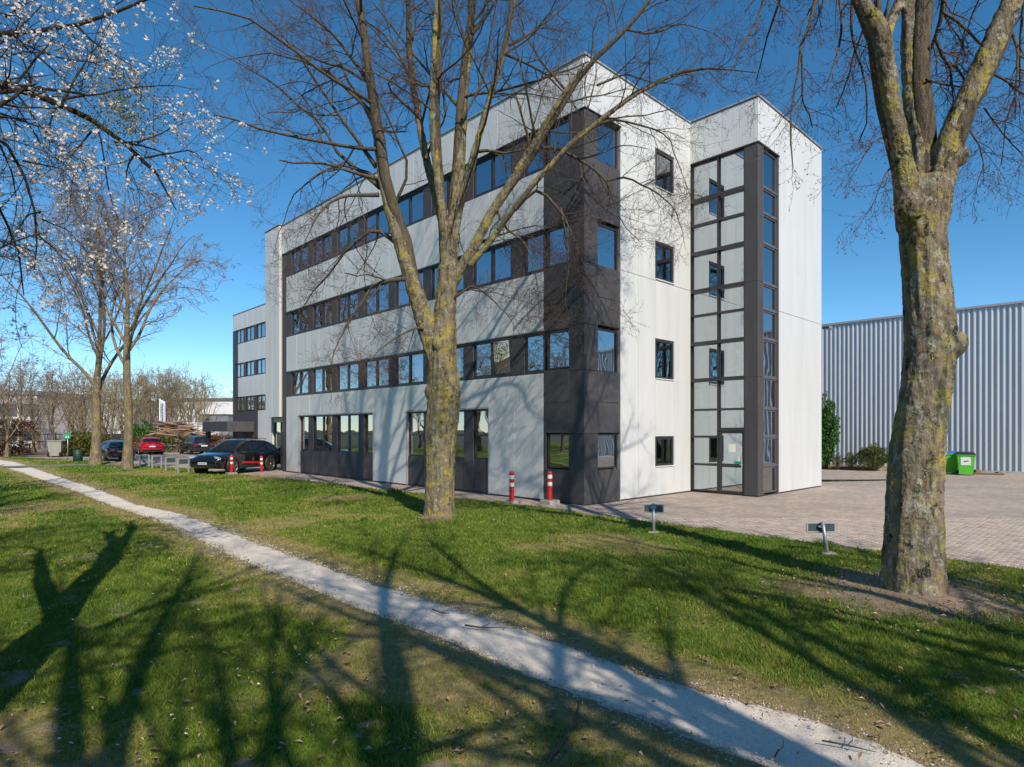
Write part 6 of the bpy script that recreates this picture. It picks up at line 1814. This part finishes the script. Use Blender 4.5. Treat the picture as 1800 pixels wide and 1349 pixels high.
wheelie(1667, 833, 'lime green wheeled bin with blue lid partly hidden behind the big trunk', 'bin_blue', note=False, rz=-.35)
for px, py, sz, lab in ((1683, 833, (.2, .15, .22), 'short timber block between the two green bins'), (1716, 834, (.17, .13, .22), 'timber block at the right foot of the black lidded bin'), (1755, 835, (.13, .1, .13), 'small timber block at the hall wall farther right of the bins')):
    g = ground(px, py, 0)
    tag(MB().box(-sz[0], sz[0], -sz[1], sz[1], 0.0, sz[2], .015).obj('timber_block', M['wood'], None, (g[0], g[1], 0.014), .3), lab, 'timber')
g = ground(1735, 835, 0)
tag(MB().box(-.75, .75, -.06, .06, .0, .08, .012).obj('timber_beam', M['wood'], None, (g[0], g[1] + .1, .012), -.5), 'long timber beam lying at the foot of the corrugated hall', 'timber')
# planting bed with kerb at the hall, and a puddle on the yard
def bed():
    pts = [loc2w(x, y) for x, y in ((22.6, 9), (22.9, 3), (23.6, -1.2), (26.1, -2.6), (26.1, 9))]
    V = [(p[0], p[1], .015) for p in pts] + [(p[0] * .98 + pts[4][0] * .02, p[1], .16) for p in pts]
    me = MB().add(V, [(5, 6, 7, 8, 9), (0, 1, 6, 5), (1, 2, 7, 6), (2, 3, 8, 7), (3, 4, 9, 8), (4, 0, 5, 9)]).mesh('planting_bed', M['earth'])
    tag(link('planting_bed', me), kind='structure')
    c = ground(1482, 845, 0); V = []
    for i in range(40):
        a = i * math.pi / 20; rr = 1 + .18 * math.sin(3 * a + 1) + .1 * math.sin(5 * a)
        u, w = 2.6 * rr * math.cos(a), .48 * rr * math.sin(a)
        V.append((c[0] + u * .995 - w * .0, c[1] + u * .12 + w, .006))
    tag(link('puddle', MB().add(V, [tuple(range(40))]).mesh('puddle', M['water'])), kind='structure')
bed()

# ================================================================ fallen twigs near the path
def twig(pts, label, r=.008):
    P = []
    for x, y in pts:
        g = ground(x, y, ZL); P.append((g[0], g[1], float(lawn_h(g[0], g[1])) + .012))
    mb = MB().tube(P, [r] * (len(P) - 1) + [r * .4], 6)
    q = Vector(P[len(P) // 2]); mb.tube([q, q + Vector((.06, .05, .01)), q + Vector((.10, .13, .012))], [r * .6, r * .5, r * .3], 5)
    tag(mb.obj('fallen_twig', M['twig']), label, 'twig')
twig([(817, 1099), (845, 1103), (888, 1105)], 'dark twig lying across the light gravel path', .010)
twig([(760, 1072), (775, 1078), (790, 1079)], 'short dark twig on the gravel path up from the longer one', .008)
twig([(962, 1340), (985, 1310), (1008, 1275), (1018, 1243), (1020, 1228)], 'long curved stick in the grass below the path', .011)
twig([(1445, 1305), (1490, 1312), (1540, 1323)], 'thin twig at the right edge of the gravel path', .006)
twig([(1362, 1334), (1366, 1327), (1368, 1321)], 'tiny twig standing out on the pale gravel', .007)
twig([(680, 1325), (715, 1305), (745, 1289)], 'thin stick in the shaded grass left of the curved stick', .006)

# ================================================================ background trees
BT = [  # px, depth, scale, template, label
    (12, 50, .62, 'D', 'slender bare tree at the far left edge behind the asphalt footpath'),
    (38, 56, .80, 'D', 'bare tree with a dark trunk in the leaf litter, second from the left edge'),
    (60, 60, .72, 'D', 'thin bare tree in the leaf litter right of the dark trunk'),
    (92, 58, .76, 'D', 'ochre barked bare tree behind the beige waste container'),
    (-40, 47, .95, 'D', 'large bare tree partly beyond the left edge'),
    (120, 70, .80, 'D', 'bare tree behind the green pedestrian sign'),
    (152, 64, 1.05, 'C', 'multi-stemmed bare tree behind the evergreen bush'),
    (190, 72, 1.05, 'C', 'olive twigged bare tree behind the dark blue car'),
    (215, 78, 1.1, 'C', 'olive bare tree seen between the two lawn trees'),
    (250, 72, 1.1, 'C', 'bushy olive bare tree left of the banner pole'),
    (277, 75, 1.12, 'C', 'bushy olive bare tree right behind the banner pole'),
    (310, 76, 1.15, 'C', 'bushy olive bare tree behind the brush pile'),
    (338, 82, 1.1, 'C', 'yellowish bare tree above the white lorry'),
    (358, 96, .92, 'D', 'pale bare tree left of the grey annex'),
    (398, 118, .85, 'D', 'far bare tree just left of the set-back wing'),
    (70, 74, .8, 'C', 'multi-stemmed bare tree in front of the long white building'),
    (8, 66, .9, 'C', 'bushy bare tree in front of the long white building at the left edge'),
    (132, 76, 1.0, 'C', 'far multi-stemmed bare tree right of the green sign'),
    (172, 82, 1.1, 'C', 'far bushy bare tree behind the dark trunk on the lawn'), (232, 88, 1.2, 'C', 'far bushy bare tree behind the pale trunk on the lawn'),
    (295, 86, 1.25, 'C', 'far bushy bare tree between the banner and the lorry'), (326, 90, 1.2, 'C', 'far bushy bare tree above the lorry cab'),
]
for k, (px, dep, s, t, lab) in enumerate(BT):
    p = at_depth(px, 800, dep)
    plant({'C': TPL_C, 'D': TPL_D}[t], 'background_tree', (p[0], p[1], -.02), k * 1.37, s, lab, 'tree', 'bare trees in the background')
